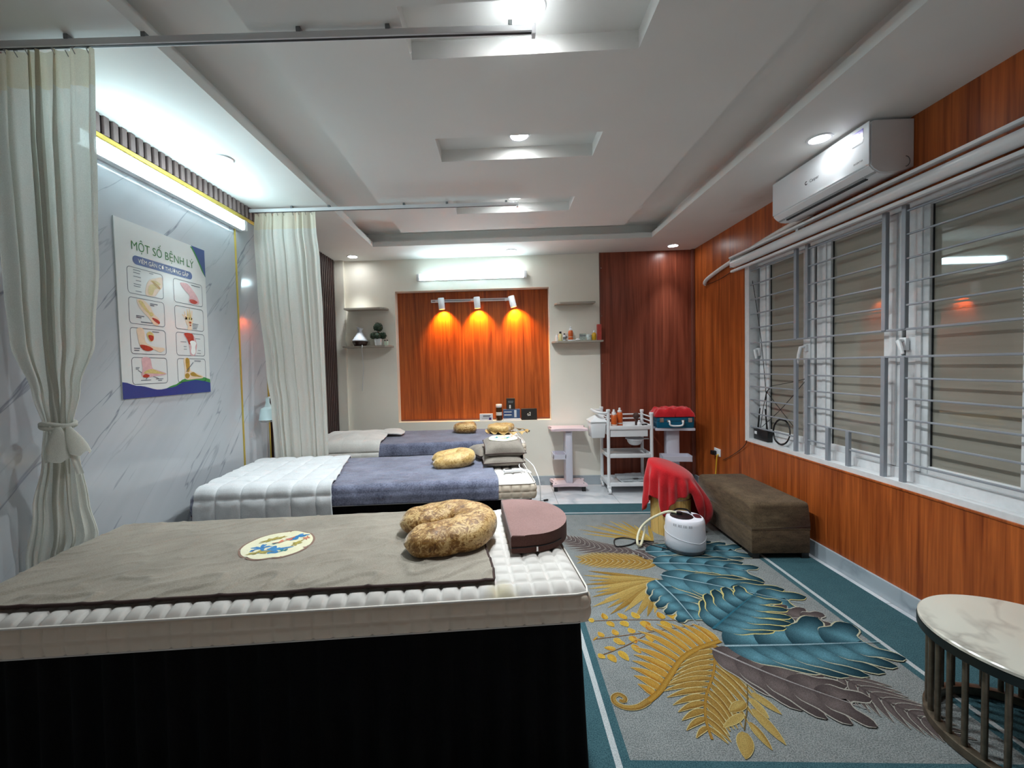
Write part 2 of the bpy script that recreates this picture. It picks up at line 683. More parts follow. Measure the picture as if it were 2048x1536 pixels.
struct(B().box(XR - 0.035, XR - 0.001, YB - 0.046, YB - 0.014, 0.105, ZC, 0.006).build('trim_2', M['bronze_trim']))

# front wall behind the camera
struct(B().box(XL - 0.1, XR + 0.25, YF - 0.1, YF, 0, 2.85).build('wall_front', M['wall']))

# left wall: marble sheets, gold trims, slats
wl = struct(B().box(XL - 0.1, XL - 0.006, YF, YB, 0, 2.85).build('wall_left', M['slat_groove']))
for y0, y1 in ((YF, 0.486), (0.49, 1.706), (1.71, 2.926), (2.938, 3.27)):
    B().box(XL - 0.006, XL, y0, y1, 0, 2.485).build('marble_sheet', M['marble_wall'], wl)
struct(B().box(XL - 0.004, XL + 0.008, YF, 3.27, 2.484, 2.508, 0.003).build('trim_3', M['gold']))
struct(B().box(XL - 0.004, XL + 0.006, 2.925, 2.939, 0, 2.484, 0.002).build('trim_4', M['gold']))
struct(B().box(XL - 0.004, XL + 0.006, 3.265, 3.279, 0, 2.484, 0.002).build('trim_5', M['gold']))
sl_short = B().box(-0.006, 0.010, -0.014, 0.014, 2.510, ZC - 0.001, 0.003, 2).build('slat', M['slat'], wl)
sl_short.location = (XL, 1.35, 0)
sl_long = B().box(-0.006, 0.014, -0.013, 0.013, 0.02, ZC - 0.001, 0.003, 2).build('slat', plain('dark_brown_slat', lin(74, 56, 54), 0.45, var=0.1), wl)
y = 3.31
sl_long.location = (XL, y, 0)
yy = 1.35
while yy < 3.22:
    yy += 0.048
    o = bpy.data.objects.new('slat', sl_short.data)
    COL.objects.link(o)
    o.parent = wl
    o.location = (XL, yy, 0)
while y < 4.63:
    y += 0.048
    o = bpy.data.objects.new('slat', sl_long.data)
    COL.objects.link(o)
    o.parent = wl
    o.location = (XL, y, 0)

# right wall with the window opening
WY0, WY1, WZ0, WZ1 = 0.45, 3.775, 0.655, 2.20
b = B()
b.box(XR, XR + 0.2, WY1, YB, 0, 2.85)
b.box(XR, XR + 0.2, YF, WY0, 0, 2.85)
b.box(XR, XR + 0.2, WY0, WY1, 0, WZ0)
b.box(XR, XR + 0.2, WY0, WY1, WZ1, 2.85)
wr = struct(b.build('wall_right', M['wood']))
struct(B().box(XR - 0.006, XR + 0.004, WY0, WY1 + 0.004, WZ0 - 0.012, WZ0 + 0.001, 0.003).build('trim_6', M['wood']))

struct(B().box(XR - 0.014, XR, YF, YB - 0.03, 0, 0.105, 0.003).build('baseboard_right', M['marble_base']))
struct(B().box(XL, XR - 0.014, YB - 0.014, YB, 0, 0.105, 0.003).build('baseboard_back', M['marble_base']))

# ceiling: soffit, cove, floating centre panel with three recesses
LX0, LX1, LY0, LY1 = -1.272, 1.51, -1.65, 4.227
b = B()
b.box(XL - 0.1, LX0, YF, YB, ZC, ZC + 0.05)
b.box(LX1, XR + 0.25, YF, YB, ZC, ZC + 0.05)
b.box(LX0, LX1, LY1, YB, ZC, ZC + 0.05)
b.box(LX0, LX1, YF, LY0, ZC, ZC + 0.05)
ce = struct(b.build('ceiling', M['soffit']))
SB = 0.085
b = B()
b.box(XL - 0.1, LX0 - SB, YF, YB, ZC + 0.05, 2.80)
b.box(LX1 + SB, XR + 0.25, YF, YB, ZC + 0.05, 2.80)
b.box(LX0 - SB, LX1 + SB, LY1 + SB, YB, ZC + 0.05, 2.80)
b.box(LX0 - SB, LX1 + SB, YF, LY0 - SB, ZC + 0.05, 2.80)
b.box(XL - 0.1, XR + 0.25, YF, YB, 2.75, 2.85)
b.build('cove', M['paint'], ce)
PX0, PX1, PY0, PY1 = -0.884, 1.125, -1.24, 3.82
RX0, RX1 = -0.331, 0.567
REC = [(0.62, 0.87), (1.458, 1.708), (2.291, 2.546), (3.14, 3.412)]
b = B()
b.box(PX0, RX0, PY0, PY1, ZC, ZC + 0.07)
b.box(RX1, PX1, PY0, PY1, ZC, ZC + 0.07)
ys = [PY0] + [v for r in REC for v in r] + [PY1]
for i in range(0, len(ys), 2):
    b.box(RX0, RX1, ys[i], ys[i + 1], ZC, ZC + 0.07)
b.box(PX0, PX1, PY0, PY1, ZC + 0.07, 2.76)
b.build('centre_panel', M['paint'], ce)

# windows in the right wall
GX = 2.25
jb = B()
jb.box(XR + 0.004, 2.33, WY0, WY1, WZ0, WZ0 + 0.03)
jb.box(2.215, 2.33, WY0, WY1, WZ0 + 0.03, 0.745)
jb.box(XR + 0.004, 2.33, 3.715, WY1, WZ0 + 0.03, WZ1)
jb.box(2.215, 2.33, WY0, WY1, 2.165, WZ1)
jb.box(2.30, 2.33, WY0, WY1, 0.745, WZ1)
win0 = struct(jb.build('window_1', M['alu']))
for k in range(5):
    yt = 3.703 - 0.651 * k
    w = struct(empty('window_%d' % (k + 2), (GX, yt, 0)))
    f = B()
    f.box(-0.025, 0.03, -0.136, -0.012, 0.745, 2.165, 0.004)
    f.box(-0.025, 0.03, -0.64, -0.531, 0.745, 2.165, 0.004)
    f.box(-0.020, 0.03, -0.54, -0.13, 0.745, 0.785, 0.003)
    f.box(-0.020, 0.03, -0.54, -0.13, 2.148, 2.165, 0.003)
    f.box(-0.034, -0.02, -0.105, -0.075, 0.75, 2.16, 0.002)
    f.box(-0.034, -0.02, -0.615, -0.575, 0.75, 2.16, 0.002)
    f.build('sash_frame', M['alu'], w)
    B().box(-0.002, 0.006, -0.535, -0.132, 0.78, 2.152).build('pane', M['pane'], w)
    g = B()
    g.box(-0.016, 0.02, -0.012, 0.0, 0.745, 2.165)
    g.box(-0.010, -0.002, -0.139, -0.131, 0.785, 2.148)
    g.build('gasket', M['gasket'], w)
    # cam latch / handle on the stile
    h = B()
    if k == 1:
        h.box(-0.05, -0.03, 0.055, 0.085, 1.42, 1.47, 0.004)
        h.tube([(-0.05, 0.07, 1.455), (-0.075, 0.075, 1.45), (-0.08, 0.085, 1.40), (-0.08, 0.10, 1.33)], [0.011, 0.012, 0.011, 0.008], 8)
    else:
        h.box(-0.05, -0.03, -0.04, 0.0, 1.40, 1.47, 0.004)
        h.tube([(-0.05, -0.02, 1.455), (-0.07, -0.02, 1.45), (-0.075, -0.04, 1.41), (-0.075, -0.05, 1.38)], [0.012, 0.012, 0.010, 0.008], 8)
    h.build('latch', M['white_plastic'], w, 40)

# steel grille in front of the windows
gr = empty('window_grille', (2.165, 3.765, WZ0), label='grey steel burglar grille of flat bars across the long window', cat='grille')
ZU = [2.135, 2.012, 1.885, 1.760, 1.640, 1.512]
ZD = [1.365, 1.250, 1.140, 1.026, 0.907, 0.790]


def gbar(y0, y1, z0, z1, t=0.012, nm='bar'):
    o = B().box(-t / 2, t / 2, y0 - 3.765, y1 - 3.765, z0 - WZ0, z1 - WZ0, 0.002, 1).build(nm, M['steel_paint'], gr)
    return o


segs = [(3.765, 3.157), (3.043, 2.447), (2.332, 1.737), (1.622, 1.03), (0.915, 0.46)]
gbar(3.753, 3.777, WZ0, 2.17, 0.026, 'frame_bar')
gbar(0.46, 3.765, WZ0 + 0.001, WZ0 + 0.022, 0.024, 'frame_bar')
for z in (1.512, 1.365):
    gbar(0.46, 3.765, z - 0.006, z + 0.006)
for s, (a, c) in enumerate(segs):
    for z in ZU[:-1] + ZD[1:]:
        if z == ZD[5] and s == 1:
            gbar(2.86, a, z - 0.005, z + 0.005)
            gbar(c, 2.69, z - 0.005, z + 0.005)
            continue
        gbar(c, a, z - 0.005, z + 0.005)
    for yv in ((c,) if s == 0 else (a, c) if s < 4 else (a,)):
        gbar(yv - 0.013, yv + 0.013, 1.512, 2.17, 0.022, 'upright')
        gbar(yv - 0.013, yv + 0.013, WZ0 + 0.02, 1.365, 0.022, 'upright')
for yv in (2.853, 2.69):
    gbar(yv - 0.013, yv + 0.013, WZ0 + 0.02, 0.907, 0.020, 'upright')

# roller blind over the window
rb = empty('roller_blind', (2.10, 3.86, 2.23), label='white roller blind rolled up above the barred window', cat='blind')
B().box(-0.035, 0.004, -3.3, 0.02, 0.05, 0.066, 0.003).build('head_rail', M['white_plastic'], rb)
B().tube([(-0.002, -3.3, 0.0), (-0.002, -0.005, 0.0)], 0.034, 20).build('roller', M['white_plastic'], rb, 40)
for yy in (0.005, -3.3):
    B().box(-0.03, 0.004, yy - 0.004, yy + 0.004, -0.03, 0.055).build('end_plate', M['white_plastic'], rb)
for yy in (-0.8, -2.9):
    B().box(0.0, 0.044, yy - 0.012, yy + 0.012, 0.035, 0.062).build('bracket', M['white_plastic'], rb)
B().box(-0.018, 0.012, -3.28, 0.025, -0.072, -0.052, 0.004).build('bottom_bar', M['white_plastic'], rb)
ch = B()
for i in range(90):
    z = -0.02 - i * 0.015
    yb = -2.145 + 0.012 * math.sin(i * 0.05)
    ch.lathe([(0.0008, -0.0045), (0.004, 0), (0.0008, 0.0045)], (-0.045, yb, z), 6, False, False)
tag(ch.build('bead_chain', M['white_plastic'], rb, 60), kind='stuff')

# ------------------------------------------------------------------ lamps
dl = empty('downlight')
B().lathe([(0.047, -0.002), (0.050, -0.006), (0.060, -0.006), (0.063, 0.0), (0.060, 0.004), (0.046, 0.004)], (0, 0, 0), 28, False, False).build('trim_ring', M['white_plastic'], dl, 40)
B().lathe([(0.0005, -0.0015), (0.047, -0.0015)], (0, 0, 0), 28, False, False).build('lens', M['lens'], dl)
spots = [((-1.59, 2.404, ZC), 'round downlight in the soffit between tube light and ceiling cove, above poster'),
         ((-1.598, 4.552, ZC), 'small round downlight in the back left soffit corner above the slat wall'),
         ((0.13, 4.528, ZC), 'round downlight in the soffit above the back wall tube light'),
         ((1.845, 4.546, ZC), 'round downlight in the back right corner above the dark wood panel'),
         ((1.812, 2.46, ZC), 'round downlight in the soffit beside the air conditioner'),
         ((0.13, 1.575, ZC + 0.07), 'large bright downlight in the nearest ceiling recess by the rail end'),
         ((0.13, 2.42, ZC + 0.07), 'downlight in the middle rectangular ceiling recess'),
         ((0.13, 3.28, ZC + 0.07), 'downlight in the farthest ceiling recess above the far curtain rail end')]
ld = bpy.data.lights.new('downlight_lamp', 'SPOT')
ld.energy = DOWN_W
ld.color = (0.90, 0.975, 1.0)
ld.spot_size = math.radians(150)
ld.spot_blend = 1.0
ld.shadow_soft_size = 0.045
ld_n = ld.copy()
ld_n.spot_size = math.radians(62)
ld_n.energy = DOWN_W * 0.35
lo = bpy.data.objects.new('lamp', ld)
COL.objects.link(lo)
lo.parent = dl
lo.location = (0, 0, -0.008)
for i, (p, lab) in enumerate(spots):
    o = dl if i == 0 else copy_tree(dl)
    o.location = p
    # the soffit lamps beside the walls get a narrower, dimmer cone to avoid hot spots
    [c for c in o.children if c.type == 'LIGHT'][0].data = ld_n if p[2] < ZC + 0.01 else ld
    tag(o, lab, 'downlight', 'round recessed ceiling downlights')


def tube_light(loc, rz, label):
    """batten along local x, fixed to the wall behind local +y"""
    t = empty('tube_light', loc, rz, label, 'light', 'linear LED tube lights')
    B().box(-0.60, 0.60, -0.046, 0.0, -0.0355, 0.0355, 0.004).build('housing', M['white_plastic'], t)
    for s in (-1, 1):
        B().box(s * 0.60 - 0.018, s * 0.60 + 0.018, -0.064, -0.001, -0.037, 0.037, 0.008).build('end_cap', M['white_plastic'], t, 40)
    g = B()
    prof = [(-0.044, -0.036), (-0.050, -0.035), (-0.057, -0.029), (-0.062, -0.014), (-0.062, 0.014), (-0.057, 0.029), (-0.050, 0.035), (-0.044, 0.036)]
    g.grid(1, len(prof) - 1, lambda u, v: (-0.582 + 1.164 * u, prof[round(v * 7)][0], prof[round(v * 7)][1]))
    g.build('diffuser', M['tube'], t, 60)
    return t


tube_light((-0.314, YB, 2.383), 0, 'glowing white tube light above the wood niche on the back wall')
tube_light((XL, 2.372, 2.416), math.radians(90), 'glowing white tube light on the marble wall above the poster')

# orange track spots in the niche
tr = empty('track_light', (-0.315, YB + ND, 2.135), label='white track with three orange spotlights in the wood niche', cat='light')
B().box(-0.485, 0.485, -0.028, 0.0, -0.016, 0.016, 0.002).build('track', M['white_plastic'], tr)
B().box(-0.47, 0.47, -0.030, -0.027, -0.004, 0.004).build('track_slot', M['grey_plastic'], tr)
for dx, lean in ((-0.355, 0.06), (0.052, 0.06), (0.445, 0.22)):
    hd = empty('spot_head', (dx, -0.10, 0.0))
    hd.parent = tr
    hd.rotation_euler = (0.05, -lean, 0)
    B().box(-0.075, 0.02, 0.045, 0.072, -0.013, 0.013, 0.002).build('adapter', M['white_plastic'], hd)
    B().cyl((0, 0.06, 0), (0, 0.0, 0), 0.008, 8).build('arm', M['white_plastic'], hd)
    B().lathe([(0.030, -0.105), (0.036, -0.108), (0.036, 0.018), (0.033, 0.022), (0.008, 0.022)], (0, 0, 0), 24, False, True).build('can', M['white_plastic'], hd, 40)
    B().lathe([(0.0005, -0.085), (0.031, -0.085)], (0, 0, 0), 20, False, False).build('lamp_lens', emit('orange_spot_lens', (1.0, 0.35, 0.03, 1), 6.0), hd)
    ld = bpy.data.lights.new('spot_beam', 'SPOT')
    ld.energy = SPOT_W
    ld.color = (1.0, 0.43, 0.02)
    ld.spot_size = math.radians(100)
    ld.spot_blend = 0.7
    ld.shadow_soft_size = 0.02
    lo = bpy.data.objects.new('spot_beam', ld)
    COL.objects.link(lo)
    lo.parent = hd
    lo.location = (0, 0.0, -0.11)
    lo.rotation_euler = (0.55, 0, 0)
# ------------------------------------------------------------------ treatment beds
BL, BW, BT, TH = 1.88, 0.74, 0.70, 0.105      # length, width, top height, mattress thickness
CELL = 0.0553
CLX, CLY = BL / 34, BW / 13


def groove(du, dv, a, k=0.0055):
    d = min(du, dv)
    return a * (1 - math.exp(-d / k))


def quilt_h(u, v, a=0.009):
    fu, fv = (u / CLX) % 1.0, (v / CLY) % 1.0
    fu, fv = min(fu, 1 - fu) * CLX, min(fv, 1 - fv) * CLY
    return groove(fu, fv, a) + 0.0025 * math.sin(PI * fu / CLX) * math.sin(PI * fv / CLY)


def soft_rect(s, L, W, r):
    """point and outward normal on a rounded rectangle perimeter, s in metres"""
    segs = [(L - 2 * r, (r, 0), (1, 0), (0, -1)), ('c', (L - r, r), -90), (W - 2 * r, (L, r), (0, 1), (1, 0)), ('c', (L - r, W - r), 0),
            (L - 2 * r, (L - r, W), (-1, 0), (0, 1)), ('c', (r, W - r), 90), (W - 2 * r, (0, W - r), (0, -1), (-1, 0)), ('c', (r, r), 180)]
    q = PI * r / 2
    for g in segs:
        ln = q if g[0] == 'c' else g[0]
        if s <= ln + 1e-9:
            if g[0] == 'c':
                a = math.radians(g[2] + 90 * s / q)
                return (g[1][0] + r * math.cos(a), g[1][1] + r * math.sin(a)), (math.cos(a), math.sin(a))
            return (g[1][0] + g[2][0] * s, g[1][1] + g[2][1] * s), g[3]
        s -= ln
    return (r, 0), (0, -1)


def perim(L, W, r):
    return 2 * (L + W) - 8 * r + 2 * PI * r


def make_bed():
    root = empty('treatment_bed')
    b = B()
    nx, ny = 34 * 8, 13 * 8
    R = 0.03

    def top(u, v):
        x, y = u * BL, v * BW
        e = min(x, BL - x, y, BW - y)
        drop = 0.016 * max(0, 1 - e / 0.05) ** 2
        return (x, y, BT - 0.009 - drop + quilt_h(x, y) + 0.003 * nz(x * 3, y * 3))
    b.grid(nx, ny, top)
    P = perim(BL, BW, 0.022)
    n = round(P / CELL)
    zt, zb = BT - 0.020, BT - TH

    def side(u, v):
        s = u * P
        (x, y), (nx_, ny_) = soft_rect(s % P, BL, BW, 0.022)
        z = zt + (zb - zt) * v
        out = 0.006 * math.sin(PI * v) + groove(min((u * n) % 1.0, 1 - (u * n) % 1.0) * CELL, min((v * 2) % 1.0, 1 - (v * 2) % 1.0) * 0.042, 0.006, 0.005)
        return (x + nx_ * out, y + ny_ * out, z)
    b.mi = 1
    b.grid(n * 8, 16, side, close_u=True)
    ring = [soft_rect(P * i / 120, BL, BW, 0.022)[0] for i in range(120)]
    b.poly(ring, zb)
    b.build('mattress', [M['mattress'], M['mattress_side']], root, 180)
    pp = B()
    pp.tube([(x, y, zt + 0.002) for x, y in [tuple(Vector(soft_rect(P * i / 160, BL, BW, 0.022)[0]) + Vector(soft_rect(P * i / 160, BL, BW, 0.022)[1]) * 0.003) for i in range(160)]], 0.0032, 6, closed=True)
    pp.tube([(x, y, zb + 0.002) for x, y in [tuple(Vector(soft_rect(P * i / 160, BL, BW, 0.022)[0]) + Vector(soft_rect(P * i / 160, BL, BW, 0.022)[1]) * 0.002) for i in range(160)]], 0.0032, 6, closed=True)
    pp.build('piping', M['piping'], root, 180)
    # pleated skirt round the base
    s = B()
    P2 = perim(BL - 0.04, BW - 0.04, 0.04)

    def sk(u, v):
        (x, y), (a, c) = soft_rect(u * P2 % P2, BL - 0.04, BW - 0.04, 0.04)
        pl = math.sin(u * P2 / 0.085 * 2 * PI)
        o = (0.006 + 0.012 * v) * (abs(pl) ** 0.6 * (1 if pl > 0 else -1)) + 0.012 * v
        return (0.02 + x + a * o, 0.02 + y + c * o, zb - 0.002 - (zb - 0.012) * v)
    s.grid(620, 6, sk, close_u=True)
    s.build('skirt', M['skirt'], root, 180)
    # timber frame inside the skirt
    f = B()
    f.box(0.04, BL - 0.04, 0.04, BW - 0.04, zb - 0.05, zb - 0.001)
    f.build('base_board', M['wood_dark'], root)
    for x in (0.07, BL - 0.42):
        for y in (0.07, BW - 0.13):
            B().box(x, x + 0.06, y, y + 0.06, 0, zb - 0.05).build('leg', M['wood_dark'], root)
    return root


bed1 = make_bed()
bed2 = copy_tree(bed1)
bed3 = copy_tree(bed1)
BEDS = []
for o, rn, yaw, lab in ((bed1, (0.247, 1.235), 6.0, 'nearest white quilted massage bed with black pleated skirt, beside the camera'),
                        (bed2, (0.182, 2.41), 5.3, 'middle massage bed with white quilted mattress under a blue-grey plush cover'),
                        (bed3, (0.195, 3.68), 4.8, 'farthest massage bed against the cream back wall below the niche')):
    a = math.radians(yaw)
    o.rotation_euler = (0, 0, a)
    o.location = (rn[0] - BL * math.cos(a), rn[1] - BL * math.sin(a), 0)
    tag(o, lab, 'massage bed', 'three massage beds in a row')
    BEDS.append(o)


def bed_loc(k, X, Y):
    """world point -> bed local x, y"""
    o = BEDS[k]
    a = o.rotation_euler.z
    dx, dy = X - o.location.x, Y - o.location.y
    return dx * math.cos(a) + dy * math.sin(a), -dx * math.sin(a) + dy * math.cos(a)


def on_bed(k, name, label, cat, group=None):
    o = empty(name, BEDS[k].location, BEDS[k].rotation_euler.z, label, cat, group)
    return o


def place_like_bed(o, k):
    o.location = BEDS[k].location
    o.rotation_euler = BEDS[k].rotation_euler
    return o


def drape_path(y_near, drop_near, y_far, drop_far, lift, rad=0.03):
    """cross-section over the mattress as (y, z) polyline with arc length"""
    pts = []
    zt = BT + lift
    if drop_near > 0:
        yo = -0.012 - lift
        pts += [(yo - 0.004, zt - drop_near), (yo - 0.006, zt - drop_near * 0.5), (yo, zt - rad * 1.3)]
        pts += [(yo + rad * (1 - math.cos(t)), zt - rad * (1 - math.sin(t))) for t in (0.3, 0.7, 1.1, PI / 2)]
    else:
        pts.append((y_near, zt))
    ye = BW + 0.012 + lift if drop_far > 0 else y_far
    y0 = pts[-1][0]
    y1 = ye - rad if drop_far > 0 else ye
    for i in range(1, 9):
        pts.append((y0 + (y1 - y0) * i / 8, zt))
    if drop_far > 0:
        pts += [(ye - rad * (1 - math.cos(t)), zt - rad * (1 - math.sin(t))) for t in (1.1, 0.7, 0.3)]
        pts += [(ye, zt - rad * 1.3), (ye + 0.004, zt - drop_far)]
    L = [0]
    for a, c in zip(pts, pts[1:]):
        L.append(L[-1] + math.hypot(c[0] - a[0], c[1] - a[1]))

    def f(t):
        d = t * L[-1]
        for i in range(len(pts) - 1):
            if d <= L[i + 1] + 1e-9:
                k = (d - L[i]) / max(1e-9, L[i + 1] - L[i])
                y = pts[i][0] + (pts[i + 1][0] - pts[i][0]) * k
                z = pts[i][1] + (pts[i + 1][1] - pts[i][1]) * k
                dy, dz = pts[i + 1][0] - pts[i][0], pts[i + 1][1] - pts[i][1]
                ln = math.hypot(dy, dz) or 1
                return y, z, -dz / ln, dy / ln
        return pts[-1][0], pts[-1][1], 0, 1
    return f, L[-1]


def drape(name, k, x0, x1, path, mat, nu, nv, wr, x_edge=None, thick=0.006, wrap_end=0.0, lift=0.01):
    """cloth over a bed: wr(x, d) gives the wrinkle height"""
    f, plen = path
    b = B()

    def fn(u, v):
        d = v * plen
        y, z, ny, nzv = f(v)
        xa, xb = (x0, x1) if x_edge is None else x_edge(v)
        x = xa + (xb - xa) * u
        h = wr(x, d, u, v)
        zz = z
        xx = x
        if wrap_end > 0 and x < 0.0:
            over = -x
            r = 0.03
            if over < r * 1.2:
                zz -= over * over / (2.4 * r)
                xx = -over * 0.75
            else:
                zz -= over - r * 0.6
                xx = -r * 0.9 - 0.006
        return (xx, y + ny * h, zz + nzv * h)
    b.grid(nu, nv, fn)
    o = b.build(name, mat, None, 180)
    md = o.modifiers.new('thickness', 'SOLIDIFY')
    md.thickness = thick
    md.offset = 1
    place_like_bed(o, k)
    return o


# --- bed 1: taupe cloth, embroidered patch, U pillow, wedge cushion
def wr1(x, d, u, v):
    a = nz(x * 5 + d * 4.0, d * 10 - x * 6.5, 2.1)
    c = nz(x * 14 + d * 9, d * 26 - x * 16, 5.0)
    e = 0.4 + 0.9 * max(0, 1 - v * 3.2)
    r = max(0, 1 - abs(a) * 5)
    h = 0.004 + 0.010 * e * r ** 1.8 * min(1, v * 12 + 0.25) + 0.0035 * c * e * min(1, v * 12 + 0.2) + 0.003 * nz(x * 3, d * 3)
    return max(h, 0.0005)


XS1 = 1.588      # right edge of the cloth along the bed


def edge1(v):
    return (0.03 + 0.006 * math.sin(v * 9), XS1 + 0.01 - 0.02 * v + 0.004 * math.sin(v * 13))


pf1 = drape_path(0.058, 0, BW - 0.032, 0, 0.0045)
def wav(f):
    def g(t):
        return f(t)
    return g
cl = drape('bed_cloth', 0, 0.03, XS1, pf1, M['taupe_cloth'], 260, 110, wr1, edge1, 0.004)
tag(cl, 'taupe wrinkled cloth with an oval embroidered patch on the nearest bed', 'bed cloth')
# dark binding along the near and right edges
f1, pl1 = pf1
bd = []
for i in range(121):
    u = i / 120
    a, c = edge1(0)
    x = a + (c - a) * u
    y, z, _, _ = f1(0)
    bd.append((x, y - 0.002, z + wr1(x, 0, u, 0) + 0.001))
for i in range(1, 61):
    v = i / 60
    a, c = edge1(v)
    y, z, _, _ = f1(v)
    bd.append((c + 0.002, y, z + wr1(c, v * pl1, 1, v) + 0.001))
o = B().tube(bd, 0.0052, 6).build('binding', M['dark_binding'], cl, 180)
# embroidered patch lying on the cloth
px, py = bed_loc(0, -0.855, 1.520)
pa = empty('patch_mount')
bpy.data.objects.remove(pa)


def cloth_z(x, y):
    v = (y - 0.058) / (BW - 0.09)
    return BT + 0.0045 + wr1(x, v * pl1, (x - 0.03) / (XS1 - 0.03), v) + 0.005


def decal(name, pts_fn, n_r, n_a, zoff, mat, parent, zf):
    b = B()
    ctr = pts_fn(0, 0)
    vt = [[b.bm.verts.new((lambda q: (q[0], q[1], zf(q[0], q[1]) + zoff))(pts_fn((i + 1) / n_r, 2 * PI * j / n_a))) for j in range(n_a)] for i in range(n_r)]
    c0 = b.bm.verts.new((ctr[0], ctr[1], zf(*ctr) + zoff))
    for j in range(n_a):
        b.bm.faces.new((c0, vt[0][j], vt[0][(j + 1) % n_a]))
        for i in range(n_r - 1):
            b.bm.faces.new((vt[i][j], vt[i + 1][j], vt[i + 1][(j + 1) % n_a], vt[i][(j + 1) % n_a]))
    return b.build(name, mat, parent, 180)


def oval(cx, cy, rx, ry, rot=0.0):
    def g(t, a):
        x, y = rx * t * math.cos(a), ry * t * math.sin(a)
        return (cx + x * math.cos(rot) - y * math.sin(rot), cy + x * math.sin(rot) + y * math.cos(rot))
    return g


M['thread_blue'] = fabric('blue_embroidery_thread', lin(28, 104, 164), lin(76, 150, 204), 300, 30)
M['thread_teal'] = fabric('teal_embroidery_thread', lin(30, 110, 120), lin(60, 140, 146), 300, 30)
M['thread_olive'] = fabric('olive_embroidery_thread', lin(160, 144, 66), lin(196, 178, 96), 300, 30)
M['thread_coral'] = fabric('coral_embroidery_thread', lin(206, 108, 80), lin(230, 150, 120), 300, 30)
M['patch_edge'] = plain('brown_patch_edge', lin(140, 110, 96), 0.8)

PR = 0.122
decal('patch_edge', oval(px, py, PR + 0.008, PR + 0.008), 6, 48, 0.0003, M['patch_edge'], cl, cloth_z)
decal('embroidered_patch', oval(px, py, PR, PR), 8, 48, 0.0010, M['patch'], cl, cloth_z)


def flower(cx, cy, r, n, seed, rot=0.0, sx=1.0, sy=0.7):
    rnd = random.Random(seed)
    ph = [rnd.uniform(0, 6) for _ in range(3)]

    def g(t, a):
        k = 0.62 + 0.28 * math.sin(n * a + ph[0]) + 0.14 * math.sin((n * 2 + 1) * a + ph[1])
        x, y = r * t * k * math.cos(a) * sx, r * t * k * math.sin(a) * sy
        return (cx + x * math.cos(rot) - y * math.sin(rot), cy + x * math.sin(rot) + y * math.cos(rot))
    return g


def emb(parent, cx, cy, s, zf, z0=0.0016):
    for i, (dx, dy, r, n, mt, sx, sy, ro) in enumerate((
            (-0.050, -0.028, 0.034, 5, 'thread_blue', 1.0, 0.8, 0.3), (0.006, -0.056, 0.042, 4, 'thread_blue', 1.3, 0.55, 0.35),
            (0.052, 0.056, 0.034, 4, 'thread_blue', 1.2, 0.5, 0.6), (0.045, -0.062, 0.016, 4, 'thread_teal', 1.1, 0.7, 0.2),
            (0.004, 0.020, 0.022, 4, 'thread_coral', 1.2, 0.6, 0.4), (0.030, 0.042, 0.018, 3, 'thread_coral', 1.0, 0.7, 0.8),
            (-0.046, 0.045, 0.032, 7, 'thread_olive', 1.2, 0.4, 0.7), (-0.020, 0.058, 0.026, 6, 'thread_olive', 1.2, 0.35, 0.6),
            (-0.035, -0.074, 0.034, 7, 'thread_olive', 1.3, 0.3, 0.1), (0.072, -0.004, 0.026, 6, 'thread_olive', 1.0, 0.4, 1.1),
            (0.090, 0.040, 0.015, 5, 'thread_coral', 0.9, 0.9, 0.2), (-0.014, 0.006, 0.010, 3, 'thread_teal', 1.2, 0.5, 0.5))):
        decal('embroidered_flower', flower(cx + dx * s, cy + dy * s, r * s * 1.25, n, i + 3, ro, sx, min(1.0, sy * 1.2)), 3, 48, z0 + i * 0.00012, M[mt], parent, zf)


emb(cl, px, py, 1.0, cloth_z)


